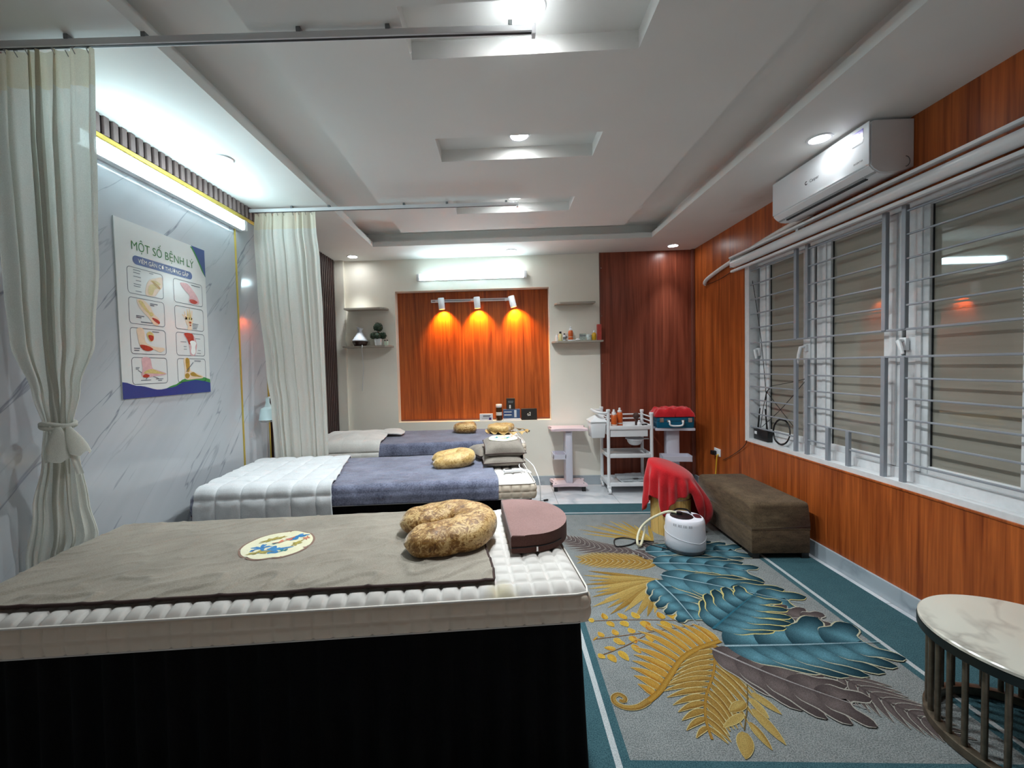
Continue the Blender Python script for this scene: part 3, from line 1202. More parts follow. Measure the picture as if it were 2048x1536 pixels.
def u_pillow(name, mat, label, loc, rz, s=1.0, gap=0.030, w=0.075, h=0.056, L=0.15, tilt=(0, 0), group=None, pinch=1.0):
    """horseshoe neck pillow; slot opens towards local -x"""
    root = empty(name, loc, 0, label, 'pillow', group)
    root.rotation_euler = (tilt[0], tilt[1], rz)
    b = B()
    cy = gap / 2 + w * 0.92
    path = []
    n1 = 12
    for i in range(n1):
        t = i / (n1 - 1)
        path.append((-L + (L + 0.0) * t, cy * (0.96 + 0.10 * math.sin(t * PI / 2) * 0.5), t))
    for i in range(1, 16):
        a = PI / 2 - PI * i / 16
        path.append((cy * 1.08 * math.cos(a), cy * 1.02 * math.sin(a), 1))
    for i in range(n1):
        t = 1 - i / (n1 - 1)
        path.append((-L + (L + 0.0) * t, -cy * (0.96 + 0.10 * math.sin(t * PI / 2) * 0.5), t))
    k = len(path)
    nr = 22
    rings = []
    for i, (x, y, t) in enumerate(path):
        p0, p1 = path[max(0, i - 1)], path[min(k - 1, i + 1)]
        d = Vector((p1[0] - p0[0], p1[1] - p0[1], 0)).normalized()
        nrm = Vector((-d.y, d.x, 0))
        e = min(i, k - 1 - i) / 5.0
        sc = 1.0 if e >= 1 else math.sqrt(max(0.0, 1 - (1 - e) ** 2))
        sc = max(sc, 0.08)
        bend = math.sin(PI * i / (k - 1))
        hh = h * (0.86 + 0.22 * bend) * sc
        ww = w * (0.98 + 0.10 * bend) * sc
        ring = []
        for a in range(nr):
            an = 2 * PI * a / nr
            ca, sa = math.cos(an), math.sin(an)
            q = Vector((x, y, 0)) + nrm * (ww * (abs(ca) ** 0.85) * (1 if ca > 0 else -1))
            zz = hh * (abs(sa) ** 0.8) * (1 if sa > 0 else -1)
            wv = 0.004 * nz(q.x * 22, q.y * 22, zz * 22 + loc[0] * 7) + 0.003 * math.sin(i * 1.3 + a) * pinch
            ring.append(b.bm.verts.new(Vector((q.x, q.y, zz + h)) * s + Vector((nrm.x * ca * wv, nrm.y * ca * wv, sa * wv))))
        rings.append(ring)
    for i in range(k - 1):
        for a in range(nr):
            b.bm.faces.new((rings[i][a], rings[i][(a + 1) % nr], rings[i + 1][(a + 1) % nr], rings[i + 1][a]))
    b.cap(rings[0][::-1])
    b.cap(rings[-1])
    o = b.build('cover', mat, root, 180)
    sd = o.modifiers.new('smooth', 'SUBSURF')
    sd.levels = sd.render_levels = 1
    # seam cord under the widest line
    seam = [Vector((x, y, 0)) for x, y, t in path]
    return root


u_pillow('neck_pillow', M['velvet_brown'], 'golden brown crushed velvet U-shaped neck pillow on the nearest bed', (-0.208, 1.580, BT + 0.008), math.radians(18), 1.0, gap=0.030, w=0.080, h=0.052, L=0.185, tilt=(0.05, -0.05), group='velvet neck pillows')

# wedge cushion, D-shaped
wc = empty('wedge_cushion', (0.002, 1.652, BT + 0.004), math.radians(5), 'mauve brown half-round cushion at the head of the nearest bed', 'cushion')
D = [(0.0, -0.205), (0.05, -0.203)]
for i in range(0, 25):
    a = -PI / 2 + PI * i / 24
    D.append((0.075 + 0.165 * math.cos(a), 0.198 * math.sin(a)))
D += [(0.05, 0.203), (0.0, 0.205)]
b = B()
b.prism(D, 0.0, 0.064, 0.008, 3)
b.bm.faces.ensure_lookup_table()
for f in b.bm.faces:
    f.normal_update()
    f.material_index = 0 if f.normal.z > 0.6 else 1
b.build('cover', [M['cushion'], M['cushion_side']], wc, 35)
B().tube([(x * 1.004, y * 1.004, 0.022) for x, y in D[:9]], 0.0022, 5).build('zipper', M['black_plastic'], wc)
B().box(0.09, 0.096, -0.204, -0.200, 0.006, 0.022).build('zip_pull', M['chrome'], wc)


# --- bed 2: plush cover, quilt, pillows
def wr_plush(x, d, u, v):
    near = max(0, 1 - v * 5.0)
    a = nz(x * 4 - d * 8, d * 9 + x * 3, 4)
    r = max(0, 1 - abs(a) * 4)
    dr = 0.012 * near * max(0, math.sin((x * 1.7 - d * 4.2) * 5.0)) * max(0, (x - 1.0) / 0.7)
    return 0.002 + 0.003 * r + 0.003 * nz(x * 6, d * 6, 3) * (0.3 + near) + dr + 0.003


def edge2(v):
    return (-0.09, 1.66 + 0.006 * math.sin(v * 11))


pf2 = drape_path(0, 0.098, BW, 0.09, 0.003)
pc = drape('plush_cover', 1, -0.09, 1.66, pf2, M['navy'], 200, 90, wr_plush, edge2, 0.005, 0.09)
tag(pc, 'blue-grey plush cover spread over the middle bed', 'bed cover', 'blue-grey plush covers')


def make_wrq(cell):
    def wrq(x, d, u, v):
        s = abs(math.sin(PI * (x + 0.03) / cell)) * abs(math.sin(PI * (d + 0.02) / cell))
        return 0.010 + 0.012 * (1 - math.exp(-2.2 * min(abs(math.sin(PI * (x + 0.03) / cell)), abs(math.sin(PI * (d + 0.02) / cell))))) + 0.006 * nz(x * 9 + d * 5, d * 11 - x * 7, 8) + 0.002 * nz(x * 30, d * 22, 3)
    return wrq


def edgeq(v):
    return (-0.012 + 0.005 * math.sin(v * 8), 0.735 - 0.20 * v * 0.55 + 0.01 * math.sin(v * 6))


qp = drape_path(0, 0.155, BW, 0.12, 0.008, 0.035)
qt = drape('quilt', 1, 0, 0.73, qp, M['quilt'], 130, 130, make_wrq(0.135), edgeq, 0.010, 0.0)
tag(qt, 'white square-stitched quilt folded over the foot of the middle bed', 'quilt')

u_pillow('neck_pillow', M['velvet_gold'], 'pale gold velvet neck pillow lying on the middle bed', (-0.315, 2.775, BT + 0.012), math.radians(12), 1.0, gap=0.0, w=0.064, h=0.046, L=0.16, tilt=(0.06, -0.10), group='velvet neck pillows', pinch=0.4)


def throw_pillow(loc, rz, label, patch, sx=0.145, sy=0.13, h=0.055, tilt=(0, 0), flat=1.0):
    root = empty('throw_pillow', loc, 0, label, 'pillow', 'grey-brown throw pillows')
    root.rotation_euler = (tilt[0], tilt[1], rz)
    b = B()

    def prof(u, v):
        e = (1 - u ** 4) * (1 - v ** 4)
        return h * max(0, e) ** 0.55

    def pt(u, v, s):
        px_ = u * sx * (1 - 0.10 * (1 - abs(v)) * abs(u) ** 3 * 0 - 0.09 * (1 - v * v) * abs(u) ** 4 * -0.0)
        k = 1 - 0.06 * (1 - v * v) * u * u
        m = 1 - 0.06 * (1 - u * u) * v * v
        return (u * sx * k, v * sy * m, h * 0.9 + s * prof(u, v) + s * 0.003 * nz(u * 5, v * 5, sx * 40 + s))
    b.grid(20, 20, lambda a, c: pt(a * 2 - 1, c * 2 - 1, 1))
    b.grid(20, 20, lambda a, c: pt(a * 2 - 1, c * 2 - 1, -0.85))
    b.build('cover', M['taupe_pillow'], root, 180)
    rim = []
    for i in range(80):
        t = i / 20.0
        s = int(t)
        q = t - s
        u, v = ((-1 + 2 * q, -1), (1, -1 + 2 * q), (1 - 2 * q, 1), (-1, 1 - 2 * q))[s]
        rim.append(pt(u, v, 0.0))
    B().tube(rim, 0.003, 5, closed=True).build('cord_edge', M['dark_binding'], root, 180)
    if patch:
        def zf(x, y):
            u, v = max(-1, min(1, x / sx)), max(-1, min(1, y / sy))
            return h * 0.9 + prof(u, v) + 0.002
        pe = decal('embroidered_patch', oval(0.0, 0.030, 0.098, 0.070), 6, 40, 0.0012, M['patch'], root, zf)
        for i, (dx, dy, r, n, mt, sx_, sy_, ro) in enumerate(((-0.045, 0.0, 0.026, 4, 'thread_teal', 1.2, 0.6, 0.5), (0.03, -0.01, 0.028, 4, 'thread_teal', 1.3, 0.55, 0.2),
                                                             (0.01, 0.03, 0.02, 4, 'thread_coral', 1.1, 0.7, 0.1), (-0.02, 0.03, 0.03, 6, 'thread_olive', 1.2, 0.35, 0.3),
                                                             (0.06, 0.02, 0.022, 6, 'thread_coral', 1.0, 0.5, 1.0), (0.0, -0.03, 0.026, 6, 'thread_olive', 1.3, 0.3, 0.0))):
            decal('embroidered_flower', flower(dx, 0.030 + dy, r, n, i + 11, ro, sx_, sy_), 3, 30, 0.0020 + i * 0.0002, M[mt], root, zf)
    return root


throw_pillow((-0.012, 2.80, BT + 0.008), math.radians(8), 'lower grey-brown throw pillow under the patched one on the middle bed', False, 0.135, 0.13, 0.036)
throw_pillow((0.002, 2.835, BT + 0.074), math.radians(6), 'grey-brown throw pillow with embroidered patch, on top of its stack', True, 0.135, 0.125, 0.052, (0.20, 0.0))
throw_pillow((-0.115, 2.99, BT + 0.008), math.radians(30), 'grey-brown throw pillow half hidden behind the stacked pillows', False, 0.12, 0.12, 0.05)

# heating remote with its cable
rc = empty('remote_control', (0.055, 2.585, BT + 0.004), math.radians(14), 'white heating-pad remote control beside the stacked pillows', 'remote control')
B().box(-0.058, 0.058, -0.016, 0.016, 0.0, 0.020, 0.006, 3).build('body', M['white_plastic'], rc, 40)
B().prism(rrect(-0.05, -0.004, -0.010, 0.010, 0.009), 0.0195, 0.021).build('display', M['black_plastic'], rc)
cb = catmull([(0.110, 2.60, BT + 0.012), (0.150, 2.60, BT + 0.012), (0.165, 2.53, BT + 0.012), (0.10, 2.66, BT + 0.02), (0.135, 2.76, BT + 0.05), (0.185, 2.72, BT + 0.02), (0.200, 2.62, BT + 0.004), (0.219, 2.56, BT - 0.06), (0.222, 2.545, BT - 0.2), (0.226, 2.53, 0.40), (0.24, 2.52, 0.35), (0.252, 2.53, 0.40), (0.244, 2.56, 0.46)], 8)
tag(B().tube(cb, 0.0032, 6).build('remote_cable', M['white_plastic'], None, 180), 'thin white cable trailing over the end of the middle bed', 'cable')

# --- bed 3
pf3 = drape_path(0, 0.098, BW, 0.05, 0.003)


def edge3(v):
    return (-0.05, 1.75 - 0.05 * v)


def wr3(x, d, u, v):
    return 0.005 + 0.003 * nz(x * 6, d * 7, 9)


p3 = drape('plush_cover', 2, -0.05, 1.72, pf3, M['navy'], 120, 60, wr3, edge3, 0.005, 0.05)
tag(p3, 'blue-grey plush cover spread over the farthest bed', 'bed cover', 'blue-grey plush covers')


def wr4(x, d, u, v):
    hump = 0.05 * math.exp(-((x - 0.34) / 0.22) ** 2) * math.exp(-((d - 0.42) / 0.28) ** 2)
    s = abs(math.sin(PI * (x + 0.05) / 0.17)) * abs(math.sin(PI * (d + 0.03) / 0.15))
    return 0.014 + hump + 0.006 * s ** 0.4 + 0.005 * nz(x * 8, d * 8, 12)


def edge4(v):
    return (0.0, 0.60 + 0.02 * math.sin(v * 5))


q4 = drape('blanket', 2, 0, 0.60, drape_path(0, 0.15, BW, 0.05, 0.008, 0.05), M['quilt_warm'], 90, 90, wr4, edge4, 0.010)
tag(q4, 'pale grey blanket folded over the foot of the farthest bed', 'blanket')


def edge5(v):
    return (0.52, 0.74 + 0.03 * math.sin(v * 4) - 0.04 * v)


def wr5(x, d, u, v):
    return 0.020 + 0.016 * math.sin(u * PI) * (0.6 + 0.4 * nz(x * 6, d * 5, 2)) + 0.003 * nz(x * 10, d * 9, 31)


q5 = drape('folded_blanket_edge', 2, 0.45, 0.7, drape_path(0.36, 0, BW - 0.03, 0, 0.01), M['quilt_warm'], 30, 40, wr5, edge5, 0.012)
q5.parent = q4
q5.matrix_parent_inverse = q4.matrix_basis.inverted()
for k_ in ('label', 'category'):
    if k_ in q5:
        del q5[k_]

u_pillow('neck_pillow', M['velvet_brown'], 'golden brown velvet neck pillow on the farthest bed, left of the ruffled one', (-0.345, 4.17, BT + 0.012), math.radians(185), 0.98, gap=0.0, w=0.075, h=0.050, L=0.09, tilt=(0.03, 0.05), group='velvet neck pillows', pinch=0.4)
rp = u_pillow('neck_pillow', M['velvet_gold'], 'pale gold ruffled neck pillow at the right end of the farthest bed', (0.015, 4.13, BT + 0.010), math.radians(165), 1.0, gap=0.0, w=0.085, h=0.042, L=0.08, tilt=(0.02, 0.0), group='velvet neck pillows', pinch=1.4)
b = B()
N = 90
b.grid(N, 2, lambda u, v: ((0.165 + 0.035 * v + 0.008 * math.sin(u * 2 * PI * 14) * v) * math.cos(2 * PI * u) * 1.08 - 0.03,
                           (0.150 + 0.035 * v + 0.008 * math.sin(u * 2 * PI * 14) * v) * math.sin(2 * PI * u) * 1.0,
                           0.024 - 0.012 * v + 0.014 * v * math.sin(u * 2 * PI * 14 + 1.0)), close_u=True)
b.build('ruffle', M['velvet_gold'], rp, 180)
# ------------------------------------------------------------------ rug with printed leaves
RGX0, RGX1, RGY0, RGY1, RZ = 0.06, 2.09, 1.06, 4.05, 0.008
rug = empty('rug', (0, 0, 0), label='grey rug with teal border and tropical leaf print on the floor', cat='rug')
IX0, IX1, IY0, IY1 = 0.41, 1.735, 1.40, 3.76
b = B()
b.box(RGX0, IX0 - 0.055, RGY0, RGY1, 0.0005, RZ)
b.box(IX1 + 0.055, RGX1, RGY0, RGY1, 0.0005, RZ)
b.box(IX0 - 0.055, IX1 + 0.055, RGY0, IY0 - 0.055, 0.0005, RZ)
b.box(IX0 - 0.055, IX1 + 0.055, IY1 + 0.055, RGY1, 0.0005, RZ)
b.build('border', M['rug_teal'], rug)


def frame(b, o, i):
    b.box(IX0 - o, IX0 - i, IY0 - o, IY1 + o, 0.0005, RZ)
    b.box(IX1 + i, IX1 + o, IY0 - o, IY1 + o, 0.0005, RZ)
    b.box(IX0 - i, IX1 + i, IY0 - o, IY0 - i, 0.0005, RZ)
    b.box(IX0 - i, IX1 + i, IY1 + i, IY1 + o, 0.0005, RZ)
    return b


frame(B(), 0.055, 0.032).build('pale_line', M['rug_line'], rug)
frame(B(), 0.032, 0.0).build('teal_line', M['rug_teal'], rug)
B().box(IX0, IX1, IY0, IY1, 0.0005, RZ).build('field', M['rug_grey'], rug)
_layer = [0]


class Print:
    """flat coloured print: quads and polygons with a colour attribute"""
    def __init__(self, name):
        self.name, self.v, self.f, self.c = name, [], [], []
        self.z = RZ + 0.0004

    def quadstrip(self, rows, cols, dz=0.0):
        """rows: list of lists of 2D points; cols: same shape of colours"""
        base = len(self.v)
        w = len(rows[0])
        for r, cr in zip(rows, cols):
            for p, c in zip(r, cr):
                self.v.append((p[0], p[1], self.z + dz))
                self.c.append(c)
        for i in range(len(rows) - 1):
            for j in range(w - 1):
                a = base + i * w + j
                self.f.append((a, a + 1, a + w + 1, a + w))

    def build(self):
        me = bpy.data.meshes.new(self.name)
        me.from_pydata(self.v, [], self.f)
        ca = me.color_attributes.new('Col', 'FLOAT_COLOR', 'POINT')
        for i, c in enumerate(self.c):
            ca.data[i].color = c
        me.materials.append(M['rug_print'])
        o = bpy.data.objects.new(self.name, me)
        COL.objects.link(o)
        o.parent = rug
        return o


def mixc(a, c, t):
    t = max(0, min(1, t))
    return tuple(x + (y - x) * t for x, y in zip(a, c))


def axis_fn(pts):
    P = [Vector((p[0], p[1], 0)) for p in pts]
    C = catmull(P, 12)
    L = [0]
    for a, c in zip(C, C[1:]):
        L.append(L[-1] + (c - a).length)

    def f(t):
        d = max(0, min(1, t)) * L[-1]
        for i in range(len(C) - 1):
            if d <= L[i + 1] + 1e-9:
                k = (d - L[i]) / max(1e-9, L[i + 1] - L[i])
                p = C[i].lerp(C[i + 1], k)
                tg = (C[min(i + 2, len(C) - 1)] - C[max(i - 1, 0)]).normalized()
                return p, tg
        return C[-1], (C[-1] - C[-2]).normalized()
    return f, L[-1]


def strip(pr, f0, wfn, col0, col1, col_edge, n=10, edge=0.004, dz=0.0, shade=False):
    """tapered blade along a centre-line function f0(t)->(p, tangent); colours vary across"""
    rows, cols, rows2, cols2 = [], [], [], []
    for i in range(n + 1):
        t = i / n
        p, tg = f0(t)
        nn = Vector((-tg.y, tg.x, 0))
        w = wfn(t)
        we = w + edge * (1 if 0 < i < n else 0.4) * (max(0.0, min(1.0, (t - 0.28) / 0.2)) if shade else 1.0)
        rows2.append([p - nn * we, p + nn * we])
        cols2.append([col_edge, col_edge])
        rows.append([p - nn * w, p - nn * w * 0.45, p + nn * w * 0.1, p + nn * w * 0.55, p + nn * w])
        k = (1.0 - abs(t - 0.38) / 0.62) ** 1.3 if shade else 0.8 - 0.5 * abs(t - 0.4)
        q = 0.55 if shade else 0.3
        cols.append([mixc(col0, col1, k * 0.6), mixc(col0, col1, k), mixc(col0, col1, k * 0.9), mixc(col0, col1, k * q), mixc(col0, col1, k * q * 0.5)])
    _layer[0] += 1
    dz = _layer[0] * 1.6e-5
    pr.quadstrip(rows2, cols2, dz)
    pr.quadstrip(rows, cols, dz + 0.8e-5)


def monstera(pts, wl, wr_, c0, c1, ce, nl=5, nr=5, sweep=0.34, fill=0.60, vein=None, prof=None):
    """split leaf: base = pts[0], tip = pts[-1]; wl / wr_ half widths left / right"""
    pr = Print('printed_leaf')
    f, L = axis_fn(pts)
    for side, W, n in ((1, wl, nl), (-1, wr_, nr)):
        for i in range(n):
            t0 = 0.02 + 0.86 * i / n
            dt = 0.86 / n
            tm = t0 + dt / 2

            def cen(r, tm=tm, side=side, W=W):
                ta = tm + sweep * (r ** 1.7) * (1.0 - 0.55 * tm)
                p, tg = f(min(ta, 1))
                if ta > 1:
                    p = p + tg * (ta - 1) * L
                nn = Vector((-tg.y, tg.x, 0)) * side
                sh = (math.sin(PI * min(1, (0.10 + 0.9 * tm) ** 0.72)) ** 0.65) if prof is None else prof(tm)
                return p + nn * W * sh * r

            def cf(r):
                a, c = cen(max(0, r - 0.03)), cen(min(1, r + 0.03))
                return cen(r), (c - a).normalized()

            hw = dt * L * 0.5

            def wf(r, hw=hw):
                k = 1.12 if r < 0.40 else 1.12 - (1.12 - fill) * min(1, (r - 0.40) / 0.22)
                if r > 0.8:
                    k *= math.sqrt(max(0.02, 1 - ((r - 0.8) / 0.2) ** 2))
                return hw * k
            strip(pr, cf, wf, c0, c1, ce, 14, 0.007, shade=True)
    # midrib
    vc = vein or mixc(c1, (1, 1, 1, 1), 0.25)
    rows, cols = [], []
    for i in range(13):
        t = i / 12
        p, tg = f(t)
        nn = Vector((-tg.y, tg.x, 0))
        w = 0.006 * (1 - 0.75 * t)
        rows.append([p - nn * w, p + nn * w])
        cols.append([vc, vc])
    _layer[0] += 1
    pr.quadstrip(rows, cols, _layer[0] * 1.6e-5)
    pr.build()


def fern(stem, leaf_tab, c0, c1, ce, cs, n=14, w=0.012, sides=(1, -1), lean=0.6, stem_w=0.005, edge=0.003, curl=0.25):
    pr = Print('printed_fern')
    f, L = axis_fn(stem)
    for i in range(n):
        t = 0.03 + 0.95 * i / n
        for s in sides:
            p, tg = f(t)
            nn = Vector((-tg.y, tg.x, 0)) * s
            ln = interp(leaf_tab, t)
            d0 = (nn + tg * lean).normalized()

            def cf(r, p=p, d0=d0, tg=tg, ln=ln):
                q = p + d0 * ln * r + tg * ln * curl * r * r
                d = (d0 + tg * 2 * curl * r).normalized()
                return q, d

            def wf(r, ln=ln):
                return max(0.0006, w * (math.sin(PI * min(1, 0.12 + 0.88 * r) ** 0.8)) * min(1, ln / 0.1))
            k = 0.35 * (i % 2)
            strip(pr, cf, wf, mixc(c0, c1, k), mixc(c1, c0, k), ce, 7, edge)
    rows, cols = [], []
    for i in range(25):
        t = i / 24
        p, tg = f(t)
        nn = Vector((-tg.y, tg.x, 0))
        rows.append([p - nn * stem_w, p + nn * stem_w * 0.2, p + nn * stem_w])
        cols.append([cs, mixc(cs, c1, 0.5), cs])
    _layer[0] += 1
    pr.quadstrip(rows, cols, _layer[0] * 1.6e-5)
    pr.build()


def fan(c, tips, c0, c1, w=0.016):
    pr = Print('printed_palm')
    for i, tp in enumerate(tips):
        a, e = Vector((c[0], c[1], 0)), Vector((tp[0], tp[1], 0))

        def cf(r, a=a, e=e):
            return a.lerp(e, r), (e - a).normalized()

        def wf(r):
            return max(0.0005, w * math.sin(PI * min(1, 0.1 + 0.9 * r)) ** 0.9)
        k = (i * 37 % 10) / 10.0
        col = mixc(c0, c1, k)
        strip(pr, cf, wf, col, mixc(col, c1, 0.5), mixc(col, lin(214, 196, 130), 0.5), 8, 0.002)
    pr.build()


def sprig(stem, leaves, c0, c1, ce, cs):
    """leaves: list of (base t, tip xy, width)"""
    pr = Print('printed_sprig')
    f, L = axis_fn(stem)
    rows, cols = [], []
    for i in range(17):
        p, tg = f(i / 16)
        nn = Vector((-tg.y, tg.x, 0))
        rows.append([p - nn * 0.002, p + nn * 0.002])
        cols.append([cs, cs])
    _layer[0] += 1
    pr.quadstrip(rows, cols, _layer[0] * 1.6e-5)
    for i, (t, tip, w) in enumerate(leaves):
        p, tg = f(t)
        e = Vector((tip[0], tip[1], 0))
        a = p.lerp(e, 0.15)

        def cf(r, a=a, e=e):
            return a.lerp(e, r), (e - a).normalized()

        def wf(r, w=w):
            return max(0.0005, w * math.sin(PI * (0.04 + 0.96 * r) ** 0.8) ** 0.8)
        k = (i % 3) * 0.4
        strip(pr, cf, wf, mixc(c0, c1, k), mixc(c1, c0, k * 0.6), ce, 8, 0.002)
    pr.build()


TE0, TE1, TEE = lin(16, 46, 58), lin(104, 156, 172), lin(200, 196, 168)
GO0, GO1, GOE, GOS = lin(128, 88, 34), lin(190, 156, 84), lin(214, 198, 142), lin(160, 114, 40)
BR0, BR1, BRE = lin(76, 66, 66), lin(120, 108, 106), lin(182, 178, 168)
OR0, OR1 = lin(172, 104, 26), lin(222, 190, 80)

# golden fans first, then ferns, sprigs and the teal leaves on top
fan((1.12, 3.18), [(0.60, 3.42), (0.68, 3.51), (0.76, 3.50), (0.82, 3.56), (0.90, 3.60), (0.96, 3.57), (1.01, 3.60), (1.08, 3.50), (0.62, 3.33), (1.2, 3.5)], lin(160, 124, 58), lin(206, 178, 96), 0.014)
fern([(0.93, 3.00), (0.67, 3.08), (0.46, 3.25)], [(0, 0.10), (0.4, 0.16), (1, 0.07)], BR0, BR1, BRE, BR0, 13, 0.017, curl=0.45)
fern([(1.03, 2.82), (0.79, 2.86), (0.50, 2.88)], [(0, 0.14), (0.5, 0.14), (1, 0.06)], GO0, GO1, GOE, GOS, 14, 0.014, curl=0.4)
fan((0.96, 2.60), [(0.54, 2.72), (0.50, 2.66), (0.52, 2.60), (0.49, 2.55), (0.50, 2.50), (0.53, 2.46), (0.50, 2.41), (0.56, 2.38), (0.48, 2.31), (0.56, 2.30), (0.56, 2.24), (0.64, 2.26), (0.68, 2.20), (0.75, 2.22), (0.80, 2.25)], lin(140, 100, 36), lin(200, 172, 100), 0.020)
sprig([(0.95, 2.18), (0.70, 2.19), (0.45, 2.18)],
      [(0.25, (0.82, 2.26), 0.02), (0.3, (0.84, 2.12), 0.022), (0.5, (0.68, 2.26), 0.02), (0.45, (0.71, 2.12), 0.026), (0.62, (0.60, 2.25), 0.018), (0.7, (0.62, 2.13), 0.022), (0.85, (0.52, 2.25), 0.016), (0.85, (0.55, 2.13), 0.018), (0.97, (0.43, 2.19), 0.018), (0.15, (0.90, 2.25), 0.02), (0.1, (0.86, 2.28), 0.02)],
      OR0, OR1, lin(226, 206, 120), lin(140, 100, 60))
sprig([(0.99, 2.15), (0.73, 2.09), (0.42, 2.03)],
      [(0.45, (0.72, 2.15), 0.02), (0.5, (0.70, 2.01), 0.02), (0.62, (0.62, 2.12), 0.018), (0.66, (0.62, 2.0), 0.02), (0.78, (0.54, 2.11), 0.016), (0.8, (0.54, 1.99), 0.018), (0.97, (0.43, 2.04), 0.02), (0.9, (0.46, 2.09), 0.014)],
      lin(178, 98, 34), OR1, lin(220, 196, 120), lin(140, 100, 60))
sprig([(0.70, 2.07), (0.56, 1.98), (0.44, 1.92)],
      [(0.4, (0.62, 1.93), 0.018), (0.5, (0.52, 2.03), 0.014), (0.7, (0.55, 1.88), 0.018), (0.7, (0.46, 1.97), 0.014), (0.9, (0.49, 1.87), 0.018), (0.97, (0.42, 1.90), 0.018)],
      lin(178, 108, 34), OR1, lin(220, 196, 120), lin(140, 100, 60))
fern([(0.995, 2.0), (0.90, 1.82), (0.80, 1.68), (0.745, 1.57), (0.725, 1.48)], [(0, 0.17), (0.4, 0.18), (0.8, 0.09), (1, 0.04)], GO0, GO1, GOE, GOS, 14, 0.014, curl=0.45)
fern([(1.03, 2.02), (0.90, 1.965), (0.79, 1.89), (0.70, 1.79), (0.62, 1.70), (0.55, 1.645)], [(0, 0.16), (0.35, 0.26), (0.7, 0.17), (1, 0.06)], lin(168, 106, 26), lin(210, 172, 84), GOE, GOS, 13, 0.021, sides=(-1,), lean=-0.35, stem_w=0.012, curl=0.35)
pr = Print('printed_fern')
sp = [(0.56, 1.652), (0.51, 1.622), (0.46, 1.618), (0.425, 1.64), (0.425, 1.67), (0.45, 1.685), (0.47, 1.668), (0.462, 1.648), (0.445, 1.655)]
sf, sL = axis_fn(sp)
strip(pr, sf, lambda t: 0.013 - 0.006 * t, GO0, GO1, GOE, 40, 0.002)
pr.build()
sprig([(1.03, 1.80), (0.94, 1.64), (0.86, 1.52)],
      [(0.15, (1.08, 1.69), 0.016), (0.3, (1.04, 1.59), 0.018), (0.4, (0.98, 1.57), 0.016), (0.5, (0.85, 1.60), 0.020), (0.55, (0.97, 1.46), 0.020), (0.7, (0.79, 1.53), 0.014), (0.8, (0.91, 1.44), 0.015), (0.97, (0.80, 1.405), 0.026)],
      lin(150, 110, 44), lin(206, 182, 112), lin(214, 198, 140), lin(120, 100, 60))
fern([(1.41, 1.80), (1.47, 1.68), (1.54, 1.58), (1.60, 1.47)], [(0, 0.14), (0.4, 0.11), (1, 0.05)], BR0, BR1, BRE, BR0, 10, 0.015, curl=0.35)
monstera([(0.97, 3.16), (1.06, 3.12), (1.18, 3.05)], 0.06, 0.07, lin(52, 46, 46), BR1, BRE, 4, 4, 0.2)
monstera([(0.93, 3.02), (0.98, 2.95), (1.0, 2.86)], 0.05, 0.05, BR0, BR1, BRE, 3, 3, 0.2)
monstera([(1.00, 2.99), (1.33, 3.00), (1.70, 2.99)], 0.17, 0.15, TE0, TE1, TEE, 5, 5, 0.42)
monstera([(0.99, 2.82), (1.28, 2.80), (1.60, 2.68)], 0.15, 0.20, TE0, TE1, TEE, 5, 5, 0.42)
monstera([(0.93, 2.60), (0.97, 2.38), (0.98, 2.14)], 0.17, 0.15, TE0, TE1, TEE, 5, 5, 0.26)
monstera([(0.98, 2.66), (1.28, 2.52), (1.64, 2.33)], 0.16, 0.22, TE0, TE1, lin(214, 200, 140), 5, 5, 0.42)
monstera([(1.22, 2.10), (1.45, 2.20), (1.68, 2.17)], 0.12, 0.08, BR0, BR1, BRE, 5, 5, 0.3)
monstera([(0.96, 1.96), (1.15, 1.78), (1.38, 1.615)], 0.13, 0.15, BR0, BR1, BRE, 5, 5, 0.42)
monstera([(1.03, 1.98), (1.38, 1.99), (1.77, 2.01)], 0.23, 0.21, TE0, TE1, TEE, 4, 6, 0.36)
monstera([(1.04, 2.11), (1.21, 2.25), (1.46, 2.45)], 0.17, 0.23, TE0, TE1, lin(218, 204, 132), 5, 6, 0.34, vein=lin(50, 110, 130))

# ------------------------------------------------------------------ curtain rails and curtains
def rail(loc_y, x0, x1, label, skew=0.0):
    r = empty('curtain_rail', (x0, loc_y, 2.573), 0, label, 'curtain rail', 'ceiling curtain rails')
    r.rotation_euler = (0, 0, skew)
    L = x1 - x0
    B().box(0, L, -0.011, 0.011, -0.012, 0.012, 0.002).build('track', M['white_plastic'], r)
    B().box(0.01, L - 0.005, -0.004, 0.004, -0.0135, -0.011).build('slot', M['dark_slot'], r)
    for t in (0.16, 0.30, 0.58, 0.74, 0.96):
        B().box(L * t - 0.008, L * t + 0.008, -0.014, 0.014, 0.010, 0.0265, 0.001).build('bracket', M['grey_plastic'], r)
    B().box(L - 0.004, L + 0.010, -0.013, 0.013, -0.024, 0.016, 0.002).build('end_stop', M['white_plastic'], r)
    return r


rail(1.497, -1.865, 0.140, 'near white curtain rail crossing the ceiling at the top of the view', 0.028)
rail(3.118, -1.865, 0.143, 'far white curtain rail holding the open sheer curtain by the middle bed', 0.026)


def curtain_mesh(name, parent, mat, fn, nu, nv):
    b = B()
    b.grid(nu, nv, fn)
    return b.build(name, mat, parent, 180)


